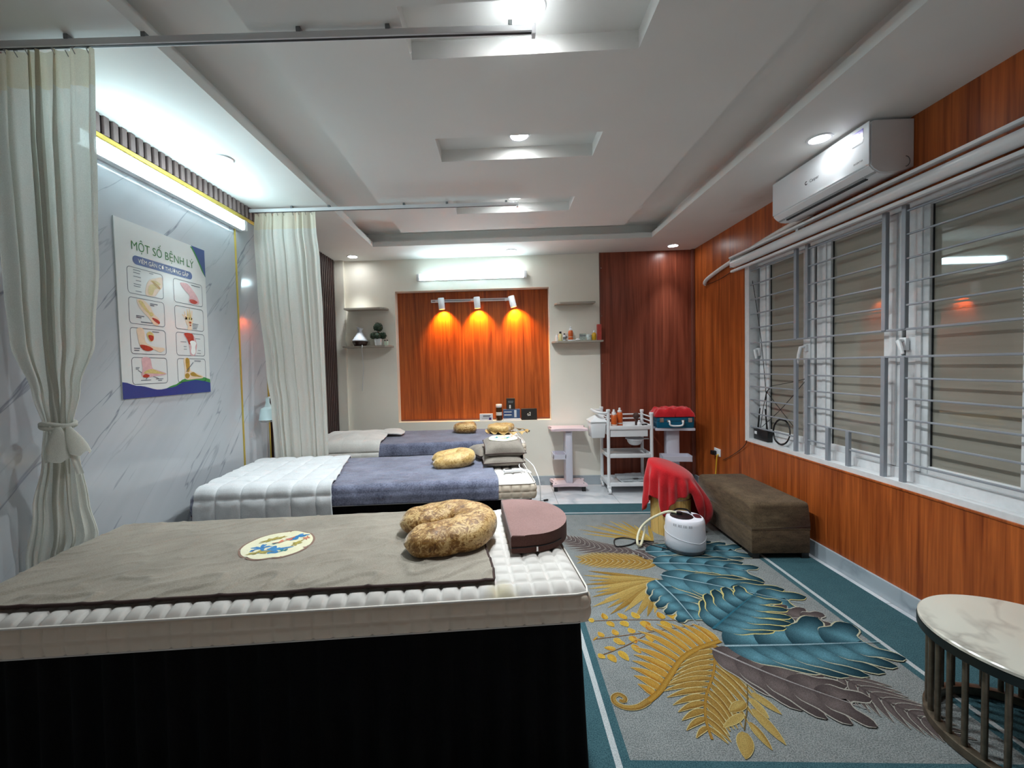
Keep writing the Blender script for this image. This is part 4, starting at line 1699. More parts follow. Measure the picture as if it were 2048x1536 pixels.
def folds(u, z, n, seed):
    """irregular pleats: value and sideways shift"""
    ph = n * 2 * PI * (u + 0.030 * math.sin(u * 11 + seed) + 0.020 * math.sin(u * 23 + seed * 2)) + 0.7 * nz(u * 3 + seed, z * 0.5, seed)
    a = 0.62 + 0.55 * nz(u * n * 0.9, z * 0.45 + seed, 3.3)
    w = a * math.sin(ph) + 0.22 * math.sin(2.3 * ph + seed + z * 0.6) + 0.25 * nz(u * n * 3, z * 0.8, seed + 7)
    return w, math.cos(ph)


# near curtain: tied in the middle
ct = empty('curtain', (-1.70, 1.52, 0.02), 0, 'off-white sheer curtain tied with a bow, hanging nearest the camera', 'curtain', 'sheer curtains')
ZT = 2.556


def c1(u, z):
    ly = interp([(0.0, 1.50), (1.0, 1.53), (1.19, 1.545), (1.6, 1.52), (2.55, 1.502)], z)
    ry = interp([(0.0, 1.655), (0.8, 1.645), (1.19, 1.59), (1.6, 1.545), (2.55, 1.512)], z)
    rl = interp([(0.0, -1.224), (0.60, -1.222), (0.85, -1.190), (1.05, -1.158), (1.17, -1.148), (1.30, -1.170), (1.50, -1.212), (1.9, -1.228), (2.55, -1.228)], z)
    rr = interp([(0.0, -1.075), (0.56, -1.065), (0.64, -1.04), (0.71, -1.020), (0.85, -1.040), (1.05, -1.058), (1.17, -1.070), (1.32, -1.045), (1.50, -1.000), (1.8, -0.980), (2.2, -0.972), (2.55, -0.964)], z)
    lx, rx = max(rl * ly, XL + 0.02), rr * ry
    amp = interp([(0.0, 0.022), (0.9, 0.018), (1.13, 0.008), (1.21, 0.008), (1.6, 0.022), (2.2, 0.024), (2.45, 0.016), (2.55, 0.012)], z)
    d = Vector((rx - lx, ry - ly, 0)).normalized()
    nn = Vector((d.y, -d.x, 0))
    w, cs = folds(u, z, 6.5, 1.3)
    o = nn * (amp * w) + d * 0.014 * cs * math.sin(PI * u)
    return Vector((max(lx + (rx - lx) * u + o.x, XL + 0.012), ly + (ry - ly) * u + o.y, z))


off1 = Vector(ct.location)
HDR = 2.425
curtain_mesh('drape', ct, M['curtain'], lambda u, v: c1(u, 0.03 + (HDR - 0.03) * v) - off1, 260, 90)
curtain_mesh('header_tape', ct, M['curtain_tape'], lambda u, v: c1(u, HDR + (ZT - HDR) * v) - off1, 260, 6)
for i in range(9):
    p = c1((i + 0.5) / 9, ZT) - off1
    B().tube([(p.x, p.y, p.z - 0.02), (p.x, p.y - 0.012, p.z - 0.005), (p.x, p.y, p.z + 0.004)], 0.002, 5).build('hook', M['chrome'], ct)
# sash tied round the waist with a bow
wc0, wc1 = c1(0.0, 1.17), c1(1.0, 1.17)
wm = (wc0 + wc1) / 2 - off1
wd = (wc1 - wc0)
wl_ = wd.length / 2 + 0.006
wd.normalize()
wn = Vector((wd.y, -wd.x, 0))
tb = B()
for dz in (0.0, 0.010):
    ring = []
    for i in range(40):
        a = 2 * PI * i / 40
        q = wm + wd * wl_ * math.cos(a) + wn * 0.030 * math.sin(a)
        ring.append((q.x, q.y, q.z + dz + 0.006 * math.sin(a * 2 + 1 + dz * 200)))
    tb.tube(ring, 0.008, 8, closed=True)
tb.build('tie_band', M['curtain'], ct, 180)
bw = B()


def bow(off, w, h, sl):
    base = wm + wn * 0.034 + wd * off

    def g(u, v):
        a = u * 2 * PI
        ww = w * (0.22 + 0.78 * math.sin(min(1, v * 1.15) * PI / 2))
        q = base + wd * (ww * 0.5 * math.cos(a) + sl * v + 0.004 * math.sin(a * 5) * v) + wn * (0.020 * math.sin(a) * (0.3 + v) + 0.012 * v)
        return (q.x, q.y, q.z - h * v + 0.008 * math.sin(a * 3) * v)
    return g


bw.grid(30, 9, bow(0.005, 0.085, 0.125, 0.004), close_u=True)
bw.grid(30, 9, bow(0.035, 0.065, 0.105, 0.030), close_u=True)
tl = wm + wn * 0.06 + wd * 0.035
bw.grid(4, 8, lambda u, v: tl + wd * (0.022 * u + 0.020 * v) + Vector((0, 0, -0.10 - 0.085 * v)) + wn * 0.004 * math.sin(u * 6))
bw.build('bow', M['curtain'], ct, 180)

# far curtain: hanging straight
ct2 = empty('curtain', (-1.55, 3.08, 0.02), 0, 'open white sheer curtain hanging behind the middle bed by the slat wall', 'curtain', 'sheer curtains')
off2 = Vector(ct2.location)


def c2(u, z):
    yl = interp([(0.0, 3.035), (1.1, 3.035), (1.7, 3.07), (2.55, 3.122)], z)
    yr = interp([(0.0, 3.09), (1.1, 3.09), (2.55, 3.135)], z)
    rl = interp([(0.0, -0.555), (0.65, -0.558), (1.1, -0.564), (1.35, -0.572), (2.0, -0.586), (2.4, -0.590), (2.55, -0.586)], z)
    rr = interp([(0.0, -0.424), (0.65, -0.4255), (1.1, -0.4255), (1.8, -0.4265), (2.2, -0.430), (2.45, -0.436), (2.55, -0.437)], z)
    lx, rx = rl * yl, rr * yr
    amp = interp([(0.0, 0.020), (1.8, 0.018), (2.42, 0.014), (2.55, 0.010)], z)
    w, cs = folds(u, z, 6.8, 4.1)
    return Vector((max(lx + (rx - lx) * u + 0.010 * cs * math.sin(PI * u), XL + 0.012), yl + (yr - yl) * u + amp * w, z))


curtain_mesh('drape', ct2, M['curtain'], lambda u, v: c2(u, 0.03 + (HDR + 0.01 - 0.03) * v) - off2, 240, 70)
curtain_mesh('header_tape', ct2, M['curtain_tape'], lambda u, v: c2(u, HDR + 0.01 + (ZT - HDR - 0.01) * v) - off2, 240, 6)
for i in range(9):
    p = c2((i + 0.5) / 9, ZT) - off2
    B().tube([(p.x, p.y, p.z - 0.02), (p.x, p.y - 0.012, p.z - 0.005), (p.x, p.y, p.z + 0.004)], 0.002, 5).build('hook', M['chrome'], ct2)

# infrared lamp peeping out behind the far curtain
il = empty('heat_lamp', (-1.815, 3.245, 0), 0, 'pale blue heat lamp head peeping out beside the far curtain', 'lamp')
M['lamp_blue'] = plain('pale_blue_enamel', lin(206, 228, 232), 0.35)
B().lathe([(0.045, 0), (0.045, 0.02), (0.015, 0.03)], (0, 0, 0), 20).build('base', M['white_plastic'], il, 40)
B().cyl((0, 0, 0.03), (0, 0, 1.17), 0.009, 10).build('pole', M['white_plastic'], il, 40)
B().tube([(0, 0, 1.165), (0.02, -0.06, 1.170), (0.038, -0.145, 1.165)], 0.008, 8).build('arm', M['white_plastic'], il, 60)
B().lathe([(0.014, 0.095), (0.014, 0.055), (0.026, 0.025), (0.046, 0.015), (0.052, 0.005), (0.064, -0.068), (0.067, -0.072), (0.060, -0.072)], (0.040, -0.15, 1.075), 24, False, True).build('shade', M['lamp_blue'], il, 40)
B().tube([(0.04 + 0.055 * math.cos(2 * PI * i / 20), -0.15 + 0.055 * math.sin(2 * PI * i / 20), 0.992) for i in range(20)], 0.004, 5, closed=True).build('guard', M['chrome'], il)
# ------------------------------------------------------------------ poster on the marble wall
PW, PH = 0.62, 0.895
po = empty('poster', label='white medical poster of eight joint and tendon drawings on the marble wall', cat='poster')
axes(po, (XL + 0.0005, 2.295, 1.693), (0, 1, 0), (0, 0, 1), (1, 0, 0))
M['poster_white'] = plain('glossy_poster_board', lin(214, 216, 214), 0.2, var=0.01)
M['poster_blue'] = plain('poster_blue_print', lin(40, 58, 128), 0.2, var=0.03)
M['poster_blue2'] = plain('poster_mid_blue_print', lin(62, 84, 138), 0.2, var=0.03)
M['poster_green'] = plain('poster_green_print', lin(66, 140, 72), 0.2, var=0.03)
M['poster_line'] = plain('poster_dark_line', lin(76, 84, 98), 0.3)
M['p_skin'] = plain('printed_skin', lin(222, 198, 172), 0.25, var=0.05, vscale=60)
M['p_pink'] = plain('printed_pink_skin', lin(212, 168, 170), 0.25, var=0.08, vscale=60)
M['p_bone'] = plain('printed_bone', lin(206, 184, 120), 0.25, var=0.12, vscale=90)
M['p_ochre'] = plain('printed_ochre', lin(168, 132, 52), 0.25, var=0.15, vscale=90)
M['p_red'] = plain('printed_red_muscle', lin(176, 58, 44), 0.25, var=0.15, vscale=80)
M['p_white'] = plain('printed_white', lin(236, 236, 232), 0.25, var=0.02)
B().box(-PW / 2, PW / 2, -PH / 2, PH / 2, 0, 0.006).build('board', M['poster_white'], po)


def art(name, polys, mat, z):
    b = B()
    for p in polys:
        b.poly(p, z)
    return b.build(name, mat, po)


Z1 = 0.0065
BLT = [(0.0, 0.085), (0.15, 0.062), (0.36, 0.036), (0.5, 0.044), (0.66, 0.072), (0.80, 0.080), (0.92, 0.070), (1.0, 0.058)]
GLT = [(0.40, 0.036), (0.52, 0.056), (0.66, 0.090), (0.80, 0.104), (0.92, 0.094), (1.0, 0.080)]
xs_ = [i / 24 for i in range(25)]
art('blue_wave', [[(-PW / 2, -PH / 2), (PW / 2, -PH / 2)] + [(-PW / 2 + PW * t, -PH / 2 + interp(BLT, t)) for t in xs_[::-1]]], M['poster_blue'], Z1 + 0.0006)
xs_ = [0.40 + 0.60 * i / 16 for i in range(17)]
art('green_wave', [[(-PW / 2 + PW * t, -PH / 2 + interp(BLT, t) - 0.01) for t in xs_] + [(-PW / 2 + PW * t, -PH / 2 + interp(GLT, t)) for t in xs_[::-1]]], M['poster_green'], Z1)
tri = [(PW / 2, PH / 2), (PW / 2 - 0.115, PH / 2)] + [(PW / 2 - 0.115 + 0.115 * t, PH / 2 - 0.17 * (t ** 1.25)) for t in [i / 10 for i in range(1, 11)]]
art('green_corner', [[(x - 0.007 if x < PW / 2 - 0.001 else x, y - 0.008 if x < PW / 2 - 0.02 else y) for x, y in tri[:1] + tri[1:]]], M['poster_green'], Z1)
art('blue_corner', [tri], M['poster_blue2'], Z1 + 0.0006)
text_mesh('MỘT SỐ BỆNH LÝ', 0.062, 'title_text', plain('title_green_ink', lin(48, 112, 52), 0.35), po, (-0.005, 0.312, Z1 + 0.0003), sx=0.88)
art('title_pill', [rrect(-0.215, 0.195, 0.238, 0.284, 0.022, 6)], M['poster_blue2'], Z1)
text_mesh('VIÊM GÂN CƠ THƯỜNG GẶP', 0.031, 'subtitle_text', M['p_white'], po, (-0.010, 0.250, Z1 + 0.0009), sx=0.85)
CX = [(-0.252, -0.028), (0.045, 0.275)]
CY = [(0.085, 0.222), (-0.068, 0.068), (-0.222, -0.086), (-0.378, -0.238)]
for r in range(4):
    for c in range(2):
        x0, x1 = CX[c]
        y0, y1 = CY[r]
        o_ = rrect(x0, x1, y0, y1, 0.018, 5)
        i_ = rrect(x0 + 0.0028, x1 - 0.0028, y0 + 0.0028, y1 - 0.0028, 0.0155, 5)
        b = B()
        n = len(o_)
        b.faces([(x, y, Z1) for x, y in o_] + [(x, y, Z1) for x, y in i_], [(k, (k + 1) % n, n + (k + 1) % n, n + k) for k in range(n)])
        b.build('panel_frame', M['poster_line'], po)


def blob(c, pts):
    """smooth closed outline in panel coordinates 0..1"""
    x0, x1 = CX[c[1]]
    y0, y1 = CY[c[0]]
    P = catmull([(x0 + (x1 - x0) * u, y0 + (y1 - y0) * v, 0) for u, v in pts], 5, True)
    return [(p.x, p.y) for p in P]


def lines(c, segs, w=0.0022):
    x0, x1 = CX[c[1]]
    y0, y1 = CY[c[0]]
    out = []
    for u0, v0, u1, v1 in segs:
        a = Vector((x0 + (x1 - x0) * u0, y0 + (y1 - y0) * v0))
        e = Vector((x0 + (x1 - x0) * u1, y0 + (y1 - y0) * v1))
        d = (e - a).normalized()
        n = Vector((-d.y, d.x)) * w / 2
        out.append([tuple(a - n), tuple(e - n), tuple(e + n), tuple(a + n)])
    return out


Z2, Z3, Z4, Z5 = Z1 + 0.0004, Z1 + 0.0008, Z1 + 0.0012, Z1 + 0.0016
# shoulder
art('shoulder_drawing', [blob((0, 0), [(0.48, 0.05), (0.50, 0.4), (0.60, 0.66), (0.78, 0.78), (0.97, 0.86), (0.97, 0.5), (0.86, 0.3), (0.72, 0.06)])], M['p_skin'], Z2)
art('shoulder_bone', [blob((0, 0), [(0.56, 0.1), (0.56, 0.36), (0.64, 0.5), (0.78, 0.52), (0.86, 0.4), (0.74, 0.34), (0.66, 0.1)]), blob((0, 0), [(0.62, 0.62), (0.76, 0.68), (0.92, 0.6), (0.84, 0.52)])], M['p_bone'], Z3)
art('shoulder_tendon', [blob((0, 0), [(0.66, 0.64), (0.72, 0.52), (0.86, 0.38), (0.90, 0.44), (0.78, 0.58)])], M['p_ochre'], Z4)
art('caption_strokes', lines((0, 0), [(0.16, 0.90, 0.36, 0.90), (0.16, 0.80, 0.34, 0.80), (0.16, 0.66, 0.36, 0.66), (0.22, 0.52, 0.36, 0.52), (0.16, 0.38, 0.36, 0.38), (0.16, 0.30, 0.34, 0.30), (0.2, 0.12, 0.36, 0.12), (0.60, 0.92, 0.72, 0.92)], 0.003), M['poster_line'], Z2)
# wrist
art('wrist_drawing', [blob((0, 1), [(0.22, 0.86), (0.34, 0.62), (0.52, 0.4), (0.50, 0.12), (0.72, 0.06), (0.86, 0.14), (0.80, 0.42), (0.62, 0.72), (0.46, 0.9)])], M['p_pink'], Z2)
art('wrist_inflamed', [blob((0, 1), [(0.52, 0.22), (0.66, 0.26), (0.80, 0.18), (0.70, 0.08), (0.56, 0.1)])], M['p_red'], Z3)
art('caption_strokes', lines((0, 1), [(0.60, 0.88, 0.92, 0.88)], 0.004), M['poster_line'], Z2)
# hand with cut tendon
art('hand_drawing', [blob((1, 0), [(0.22, 0.92), (0.28, 0.66), (0.40, 0.46), (0.54, 0.28), (0.66, 0.06), (0.78, 0.04), (0.84, 0.26), (0.68, 0.48), (0.58, 0.74), (0.40, 0.96)])], M['p_skin'], Z2)
art('hand_bones', [blob((1, 0), [(0.26, 0.88), (0.36, 0.68), (0.48, 0.5), (0.56, 0.5), (0.46, 0.7), (0.36, 0.9)]), blob((1, 0), [(0.52, 0.46), (0.60, 0.36), (0.66, 0.44), (0.60, 0.54)])], M['p_bone'], Z3)
art('tendon_red', [blob((1, 0), [(0.62, 0.32), (0.76, 0.28), (0.84, 0.18), (0.80, 0.1), (0.66, 0.22)])], M['p_red'], Z3)
art('caption_strokes', lines((1, 0), [(0.58, 0.86, 0.80, 0.86), (0.58, 0.80, 0.7, 0.80), (0.18, 0.32, 0.40, 0.32), (0.18, 0.26, 0.32, 0.26), (0.30, 0.10, 0.62, 0.10)], 0.0045), M['poster_line'], Z2)
# open hand
fing = []
for i, (u, v) in enumerate(((0.33, 0.80), (0.42, 0.92), (0.50, 0.95), (0.58, 0.88))):
    fing.append(blob((1, 1), [(0.36 + 0.055 * i, 0.5), (u - 0.02, v - 0.05), (u, v), (u + 0.02, v - 0.05), (0.41 + 0.055 * i, 0.5)]))
fing.append(blob((1, 1), [(0.36, 0.44), (0.24, 0.62), (0.26, 0.66), (0.40, 0.52)]))
fing.append(blob((1, 1), [(0.35, 0.52), (0.36, 0.3), (0.42, 0.16), (0.40, 0.02), (0.55, 0.02), (0.55, 0.18), (0.60, 0.36), (0.60, 0.54)]))
art('open_hand_drawing', fing, M['p_skin'], Z2)
art('open_hand_bones', [blob((1, 1), [(0.40, 0.5), (0.44, 0.86), (0.46, 0.5)]), blob((1, 1), [(0.49, 0.5), (0.51, 0.9), (0.54, 0.5)]), blob((1, 1), [(0.44, 0.36), (0.50, 0.40), (0.56, 0.34), (0.50, 0.28)])], M['p_bone'], Z3)
art('red_spot', [blob((1, 1), [(0.46, 0.34), (0.50, 0.38), (0.54, 0.34), (0.50, 0.29)]), blob((1, 1), [(0.47, 0.22), (0.50, 0.25), (0.53, 0.22), (0.50, 0.18)])], M['p_red'], Z4)
art('caption_strokes', lines((1, 1), [(0.58, 0.30, 0.80, 0.30), (0.58, 0.23, 0.78, 0.23), (0.58, 0.16, 0.76, 0.16), (0.58, 0.09, 0.74, 0.09)], 0.003), M['poster_line'], Z2)
# elbow
art('elbow_drawing', [blob((2, 0), [(0.18, 0.96), (0.20, 0.6), (0.24, 0.34), (0.40, 0.18), (0.62, 0.2), (0.80, 0.1), (0.94, 0.2), (0.92, 0.28), (0.74, 0.3), (0.56, 0.34), (0.40, 0.5), (0.36, 0.96)])], M['p_skin'], Z2)
art('forearm_muscle', [blob((2, 0), [(0.24, 0.34), (0.36, 0.36), (0.52, 0.3), (0.60, 0.2), (0.46, 0.13), (0.32, 0.18)])], M['p_red'], Z3)
art('lens_circle', [blob((2, 0), [(0.44, 0.78), (0.54, 0.9), (0.64, 0.78), (0.62, 0.56), (0.52, 0.52)])], M['p_bone'], Z2)
art('lens_red', [blob((2, 0), [(0.48, 0.74), (0.62, 0.74), (0.62, 0.58), (0.54, 0.54)])], M['p_red'], Z3)
art('caption_strokes', lines((2, 0), [(0.60, 0.90, 0.80, 0.90), (0.08, 0.22, 0.24, 0.22), (0.08, 0.14, 0.22, 0.14)], 0.004), M['poster_line'], Z2)
# knee
art('knee_drawing', [blob((2, 1), [(0.26, 0.96), (0.40, 0.6), (0.44, 0.3), (0.46, 0.03), (0.62, 0.03), (0.68, 0.3), (0.70, 0.6), (0.56, 0.96)])], M['p_pink'], Z2)
art('thigh_muscle', [blob((2, 1), [(0.28, 0.97), (0.38, 0.7), (0.44, 0.5), (0.56, 0.62), (0.60, 0.66), (0.56, 0.97)])], M['p_red'], Z3)
art('knee_bone', [blob((2, 1), [(0.46, 0.62), (0.58, 0.68), (0.68, 0.58), (0.64, 0.42), (0.64, 0.16), (0.56, 0.05), (0.48, 0.16), (0.50, 0.40)])], M['p_white'], Z4)
art('caption_strokes', lines((2, 1), [(0.14, 0.60, 0.34, 0.60), (0.24, 0.40, 0.34, 0.40), (0.24, 0.28, 0.34, 0.28), (0.66, 0.78, 0.84, 0.78), (0.74, 0.26, 0.84, 0.26), (0.70, 0.12, 0.84, 0.12)], 0.0025), M['poster_line'], Z2)
# heel
art('foot_drawing', [blob((3, 0), [(0.28, 0.97), (0.28, 0.56), (0.24, 0.34), (0.34, 0.24), (0.60, 0.28), (0.92, 0.34), (0.94, 0.40), (0.74, 0.50), (0.56, 0.60), (0.50, 0.97)])], M['p_pink'], Z2)
art('foot_bones', [blob((3, 0), [(0.30, 0.40), (0.40, 0.52), (0.56, 0.56), (0.74, 0.46), (0.92, 0.38), (0.70, 0.38), (0.48, 0.40)])], M['p_bone'], Z3)
art('heel_red', [blob((3, 0), [(0.28, 0.32), (0.36, 0.38), (0.46, 0.32), (0.40, 0.25), (0.30, 0.26)])], M['p_red'], Z4)
art('caption_strokes', lines((3, 0), [(0.10, 0.62, 0.20, 0.62), (0.10, 0.57, 0.18, 0.57), (0.16, 0.52, 0.26, 0.42), (0.22, 0.15, 0.5, 0.15), (0.64, 0.18, 0.86, 0.18), (0.7, 0.12, 0.82, 0.12), (0.36, 0.18, 0.40, 0.25), (0.56, 0.28, 0.72, 0.20)], 0.0032), M['poster_line'], Z2)
# ankle bones
art('ankle_drawing', [blob((3, 1), [(0.22, 0.97), (0.24, 0.5), (0.22, 0.20), (0.32, 0.10), (0.60, 0.12), (0.84, 0.14), (0.88, 0.22), (0.66, 0.36), (0.44, 0.5), (0.42, 0.97)])], M['p_skin'], Z2)
art('ankle_bones', [blob((3, 1), [(0.28, 0.97), (0.30, 0.5), (0.34, 0.42), (0.40, 0.5), (0.40, 0.97)]), blob((3, 1), [(0.24, 0.32), (0.34, 0.38), (0.40, 0.28), (0.34, 0.16), (0.26, 0.18)]), blob((3, 1), [(0.42, 0.36), (0.54, 0.42), (0.66, 0.30), (0.84, 0.2), (0.62, 0.22), (0.46, 0.26)])], M['p_ochre'], Z3)
art('caption_strokes', lines((3, 1), [(0.58, 0.90, 0.82, 0.90), (0.28, 0.44, 0.54, 0.84)], 0.004), M['poster_line'], Z4)

# ------------------------------------------------------------------ air conditioner
ac = empty('air_conditioner', label='white split air conditioner mounted above the barred window', cat='air conditioner')
axes(ac, (XR, 2.65, 2.325), (0, -1, 0), (-1, 0, 0), (0, 0, 1))   # local x to the right seen from the room, y out of the wall, z up
AW = 0.385
prof = [(0.0, 0.018), (0.0, 0.262), (0.200, 0.262), (0.218, 0.252), (0.222, 0.240), (0.222, 0.030), (0.206, 0.012), (0.175, -0.008), (0.14, -0.012), (0.06, 0.0)]
b = B()
k = len(prof)
v0 = [b.bm.verts.new((-AW, y, z)) for y, z in prof]
v1 = [b.bm.verts.new((AW, y, z)) for y, z in prof]
b.bm.faces.new(v0)
b.bm.faces.new(v1[::-1])
for i in range(k):
    b.bm.faces.new((v0[i], v0[(i + 1) % k], v1[(i + 1) % k], v1[i]))
bmesh.ops.bevel(b.bm, geom=[e for e in b.bm.edges if abs(e.verts[0].co.x - e.verts[1].co.x) < 1e-4], offset=0.006, segments=2, affect='EDGES')
b.build('body', M['white_plastic'], ac, 35)
B().box(-AW + 0.002, AW - 0.002, 0.2215, 0.227, 0.040, 0.258, 0.005).build('front_panel', M['white_gloss'], ac, 35)
M['ac_grey'] = plain('grey_air_outlet', lin(150, 153, 155), 0.4, var=0.05, vscale=40)
fl_ = B()
fl_.faces([(-0.31, 0.2225, 0.036), (0.31, 0.2225, 0.036), (0.31, 0.184, -0.006), (-0.31, 0.184, -0.006)], [(0, 1, 2, 3)])
bmesh.ops.solidify(fl_.bm, geom=fl_.bm.faces[:], thickness=0.004)
fl_.build('louvre', M['ac_grey'], ac)
for s in (-1, 1):
    c_ = B()
    c_.faces([(s * 0.313, 0.2225, 0.036), (s * (AW - 0.006), 0.2225, 0.036), (s * (AW - 0.006), 0.184, -0.006), (s * 0.313, 0.184, -0.006)], [(0, 1, 2, 3)])
    bmesh.ops.solidify(c_.bm, geom=c_.bm.faces[:], thickness=0.004)
    c_.build('louvre_end', M['ac_grey'], ac)
B().box(-0.31, 0.31, 0.168, 0.182, -0.014, -0.006).build('outlet_slot', M['dark_slot'], ac)
lg = empty('logo')
lg.parent = ac
lg.matrix_local = Matrix(((1, 0, 0, -0.06), (0, 0, 1, 0.2275), (0, 1, 0, 0.128), (0, 0, 0, 1)))
text_mesh('Casper', 0.026, 'logo_text', M['ink_black'], lg, (0.028, -0.006, 0.0003), 'LEFT')
b = B()
for i in range(14):
    a0, a1 = math.radians(60 + i * 19), math.radians(60 + (i + 1) * 19)
    b.faces([(0.012 * math.cos(a0), 0.012 * math.sin(a0) + 0.003, 0), (0.012 * math.cos(a1), 0.012 * math.sin(a1) + 0.003, 0), (0.006 * math.cos(a1), 0.006 * math.sin(a1) + 0.003, 0), (0.006 * math.cos(a0), 0.006 * math.sin(a0) + 0.003, 0)], [(0, 1, 2, 3)])
b.build('logo_mark', M['ink_black'], lg)
iv = empty('inverter_print')
iv.parent = ac
iv.matrix_local = Matrix(((1, 0, 0, 0.29), (0, 0, 1, 0.2275), (0, 1, 0, 0.070), (0, 0, 0, 1)))
text_mesh('INVERTER', 0.013, 'print_text', M['ink_black'], iv, (0, 0, 0.0003), 'LEFT')
st = empty('sticker')
st.parent = ac
st.matrix_local = Matrix(((1, 0, 0, 0.315), (0, 0, 1, 0.2276), (0, 1, 0, 0.205), (0, 0, 0, 1)))
M['st_purple'] = plain('purple_sticker', lin(108, 84, 190), 0.3)
B().box(-0.034, 0.034, -0.010, 0.034, 0, 0.0006).build('sticker_top', M['st_purple'], st)
B().box(-0.034, 0.034, -0.034, -0.010, 0, 0.0006).build('sticker_base', M['white_gloss'], st)
B().box(-0.034, 0.030, -0.040, -0.034, 0, 0.0006).build('sticker_strip', M['grey_plastic'], st)
text_mesh('12', 0.036, 'sticker_number', plain('sticker_ink', lin(60, 44, 140), 0.4), st, (0.002, -0.004, 0.0008), 'CENTER')
B().tube([(AW + 0.001, 0.045 + 0.02 * math.cos(a), 0.045 + 0.026 * math.sin(a)) for a in [PI * 0.5 + PI * i / 10 for i in range(11)]], 0.002, 5).build('knockout', M['grey_plastic'], ac)

pp = catmull([(2.122, 2.95, 2.345), (2.124, 3.10, 2.342), (2.126, 3.45, 2.322), (2.126, 3.87, 2.280), (2.124, 4.15, 2.247), (2.122, 4.38, 2.207), (2.13, 4.455, 2.178), (2.16, 4.48, 2.165)], 8)
tag(B().tube(pp, 0.0185, 12).build('refrigerant_pipe', plain('white_taped_pipe', lin(228, 226, 222), 0.5, var=0.05, vscale=40), None, 180), 'white wrapped pipe running from the air conditioner along the wood wall', 'pipe')
wc_ = catmull([(2.13, 3.86, 2.20), (2.135, 4.10, 2.165), (2.135, 4.30, 2.155), (2.14, 4.45, 2.16)], 6)
tag(B().tube(wc_, 0.003, 5).build('wire', M['black_plastic'], None, 180), 'thin dark wire sagging under the white pipe', 'wire')

# ------------------------------------------------------------------ wall shelves and what stands on them
M['shelf'] = wood_panel('grey_beige_shelf_board', lin(150, 142, 130), lin(186, 178, 164), 1.0, 0.5, 'x')


def shelf(x0, x1, z, d, label, bev=0.0, round_side=0):
    b = B()
    out = [(x0, YB), (x0, YB - d + 0.02), (x0 + 0.01, YB - d), (x1 - 0.01, YB - d), (x1, YB - d + 0.02), (x1, YB)]
    if round_side > 0:
        out = [(x0, YB), (x0, YB - d), (x1 - 0.06, YB - d), (x1 - 0.02, YB - d + 0.03), (x1, YB - d + 0.08), (x1, YB)]
    if round_side < 0:
        out = [(x0, YB), (x0, YB - d + 0.08), (x0 + 0.02, YB - d + 0.03), (x0 + 0.05, YB - d), (x1, YB - d), (x1, YB)]
    b.prism([(x - (x0 + x1) / 2, y - YB) for x, y in out], -0.009, 0.009)
    o = b.build('wall_shelf', M['shelf'])
    o.location = ((x0 + x1) / 2, YB, z)
    return tag(o, label, 'shelf', 'thin wall shelves')


shelf(-1.735, -1.27, 2.040, 0.15, 'empty thin upper shelf left of the niche', round_side=1)
shelf(-1.755, -1.222, 1.618, 0.17, 'thin lower shelf left of the niche holding diffuser and plant', round_side=1)
shelf(0.605, 1.035, 2.038, 0.15, 'empty thin upper shelf right of the niche', round_side=-1)
shelf(0.570, 1.110, 1.615, 0.17, 'thin lower shelf right of the niche crowded with bottles', round_side=-1)
SZ = 1.6275
df = empty('aroma_diffuser', (-1.580, 4.655, SZ), label='white vase-shaped aroma diffuser with a dark wood base', cat='diffuser')
B().lathe([(0.058, 0.0), (0.066, 0.004), (0.086, 0.050), (0.083, 0.052)], (0, 0, 0), 28).build('base', wood_panel('dark_walnut', lin(48, 30, 26), lin(70, 46, 38), 2, 0.3), df, 50)
b = B()
b.lathe([(0.087, 0.053), (0.082, 0.066), (0.060, 0.100), (0.040, 0.130), (0.027, 0.155), (0.024, 0.172), (0.030, 0.195), (0.039, 0.208)], (0, 0, 0), 28, True, False)
for v in b.bm.verts:
    if v.co.z > 0.18:
        v.co.z += 0.014 * (-v.co.x / 0.04)
b.build('body', plain('frosted_white_plastic', lin(226, 230, 236), 0.4, var=0.01), df, 180)
cc = catmull([(-1.545, 4.60, SZ + 0.006), (-1.53, 4.576, SZ + 0.002), (-1.532, 4.565, SZ - 0.04), (-1.545, 4.62, 1.5), (-1.57, 4.70, 1.36), (-1.60, 4.735, 1.12)], 8)
tag(B().tube(cc, 0.0028, 5).build('diffuser_cord', M['white_plastic'], None, 180), 'thin white cord hanging from the diffuser shelf', 'cord')

tp = empty('potted_topiary', (-1.373, 4.655, SZ), label='artificial topiary plant in a white square pot on the left shelf', cat='plant')
b = B()
b.box(-0.036, 0.036, -0.036, 0.036, 0, 0.078, 0.004)
for v in b.bm.verts:
    if v.co.z < 0.03:
        v.co.x *= 0.82
        v.co.y *= 0.82
b.build('pot', M['white_plastic'], tp, 35)
B().cyl((0, 0, 0.07), (0, 0, 0.20), 0.005, 8).build('stem', M['wood_dark'], tp)
M['leaf'] = plain('dark_green_leaf', lin(52, 74, 54), 0.6, var=0.35, vscale=60)


def leaf_ball(c, r, n, seed):
    rnd = random.Random(seed)
    b = B()
    b.sphere(c, r * 0.80, nu=12, nv=8)
    for i in range(n):
        d = Vector((rnd.gauss(0, 1), rnd.gauss(0, 1), rnd.gauss(0, 1))).normalized()
        p = Vector(c) + d * r * rnd.uniform(0.78, 1.0)
        t = d.orthogonal().normalized()
        t = (t * math.cos(i) + d.cross(t) * math.sin(i)) * 0.011
        s = (d * 0.6 + t.normalized() * 0.8).cross(t).normalized() * 0.006
        q = d * rnd.uniform(0.0, 0.008)
        b.faces([p - t, p + s + q * 0.5, p + t + q, p - s + q * 0.5], [(0, 1, 2, 3)])
    return b


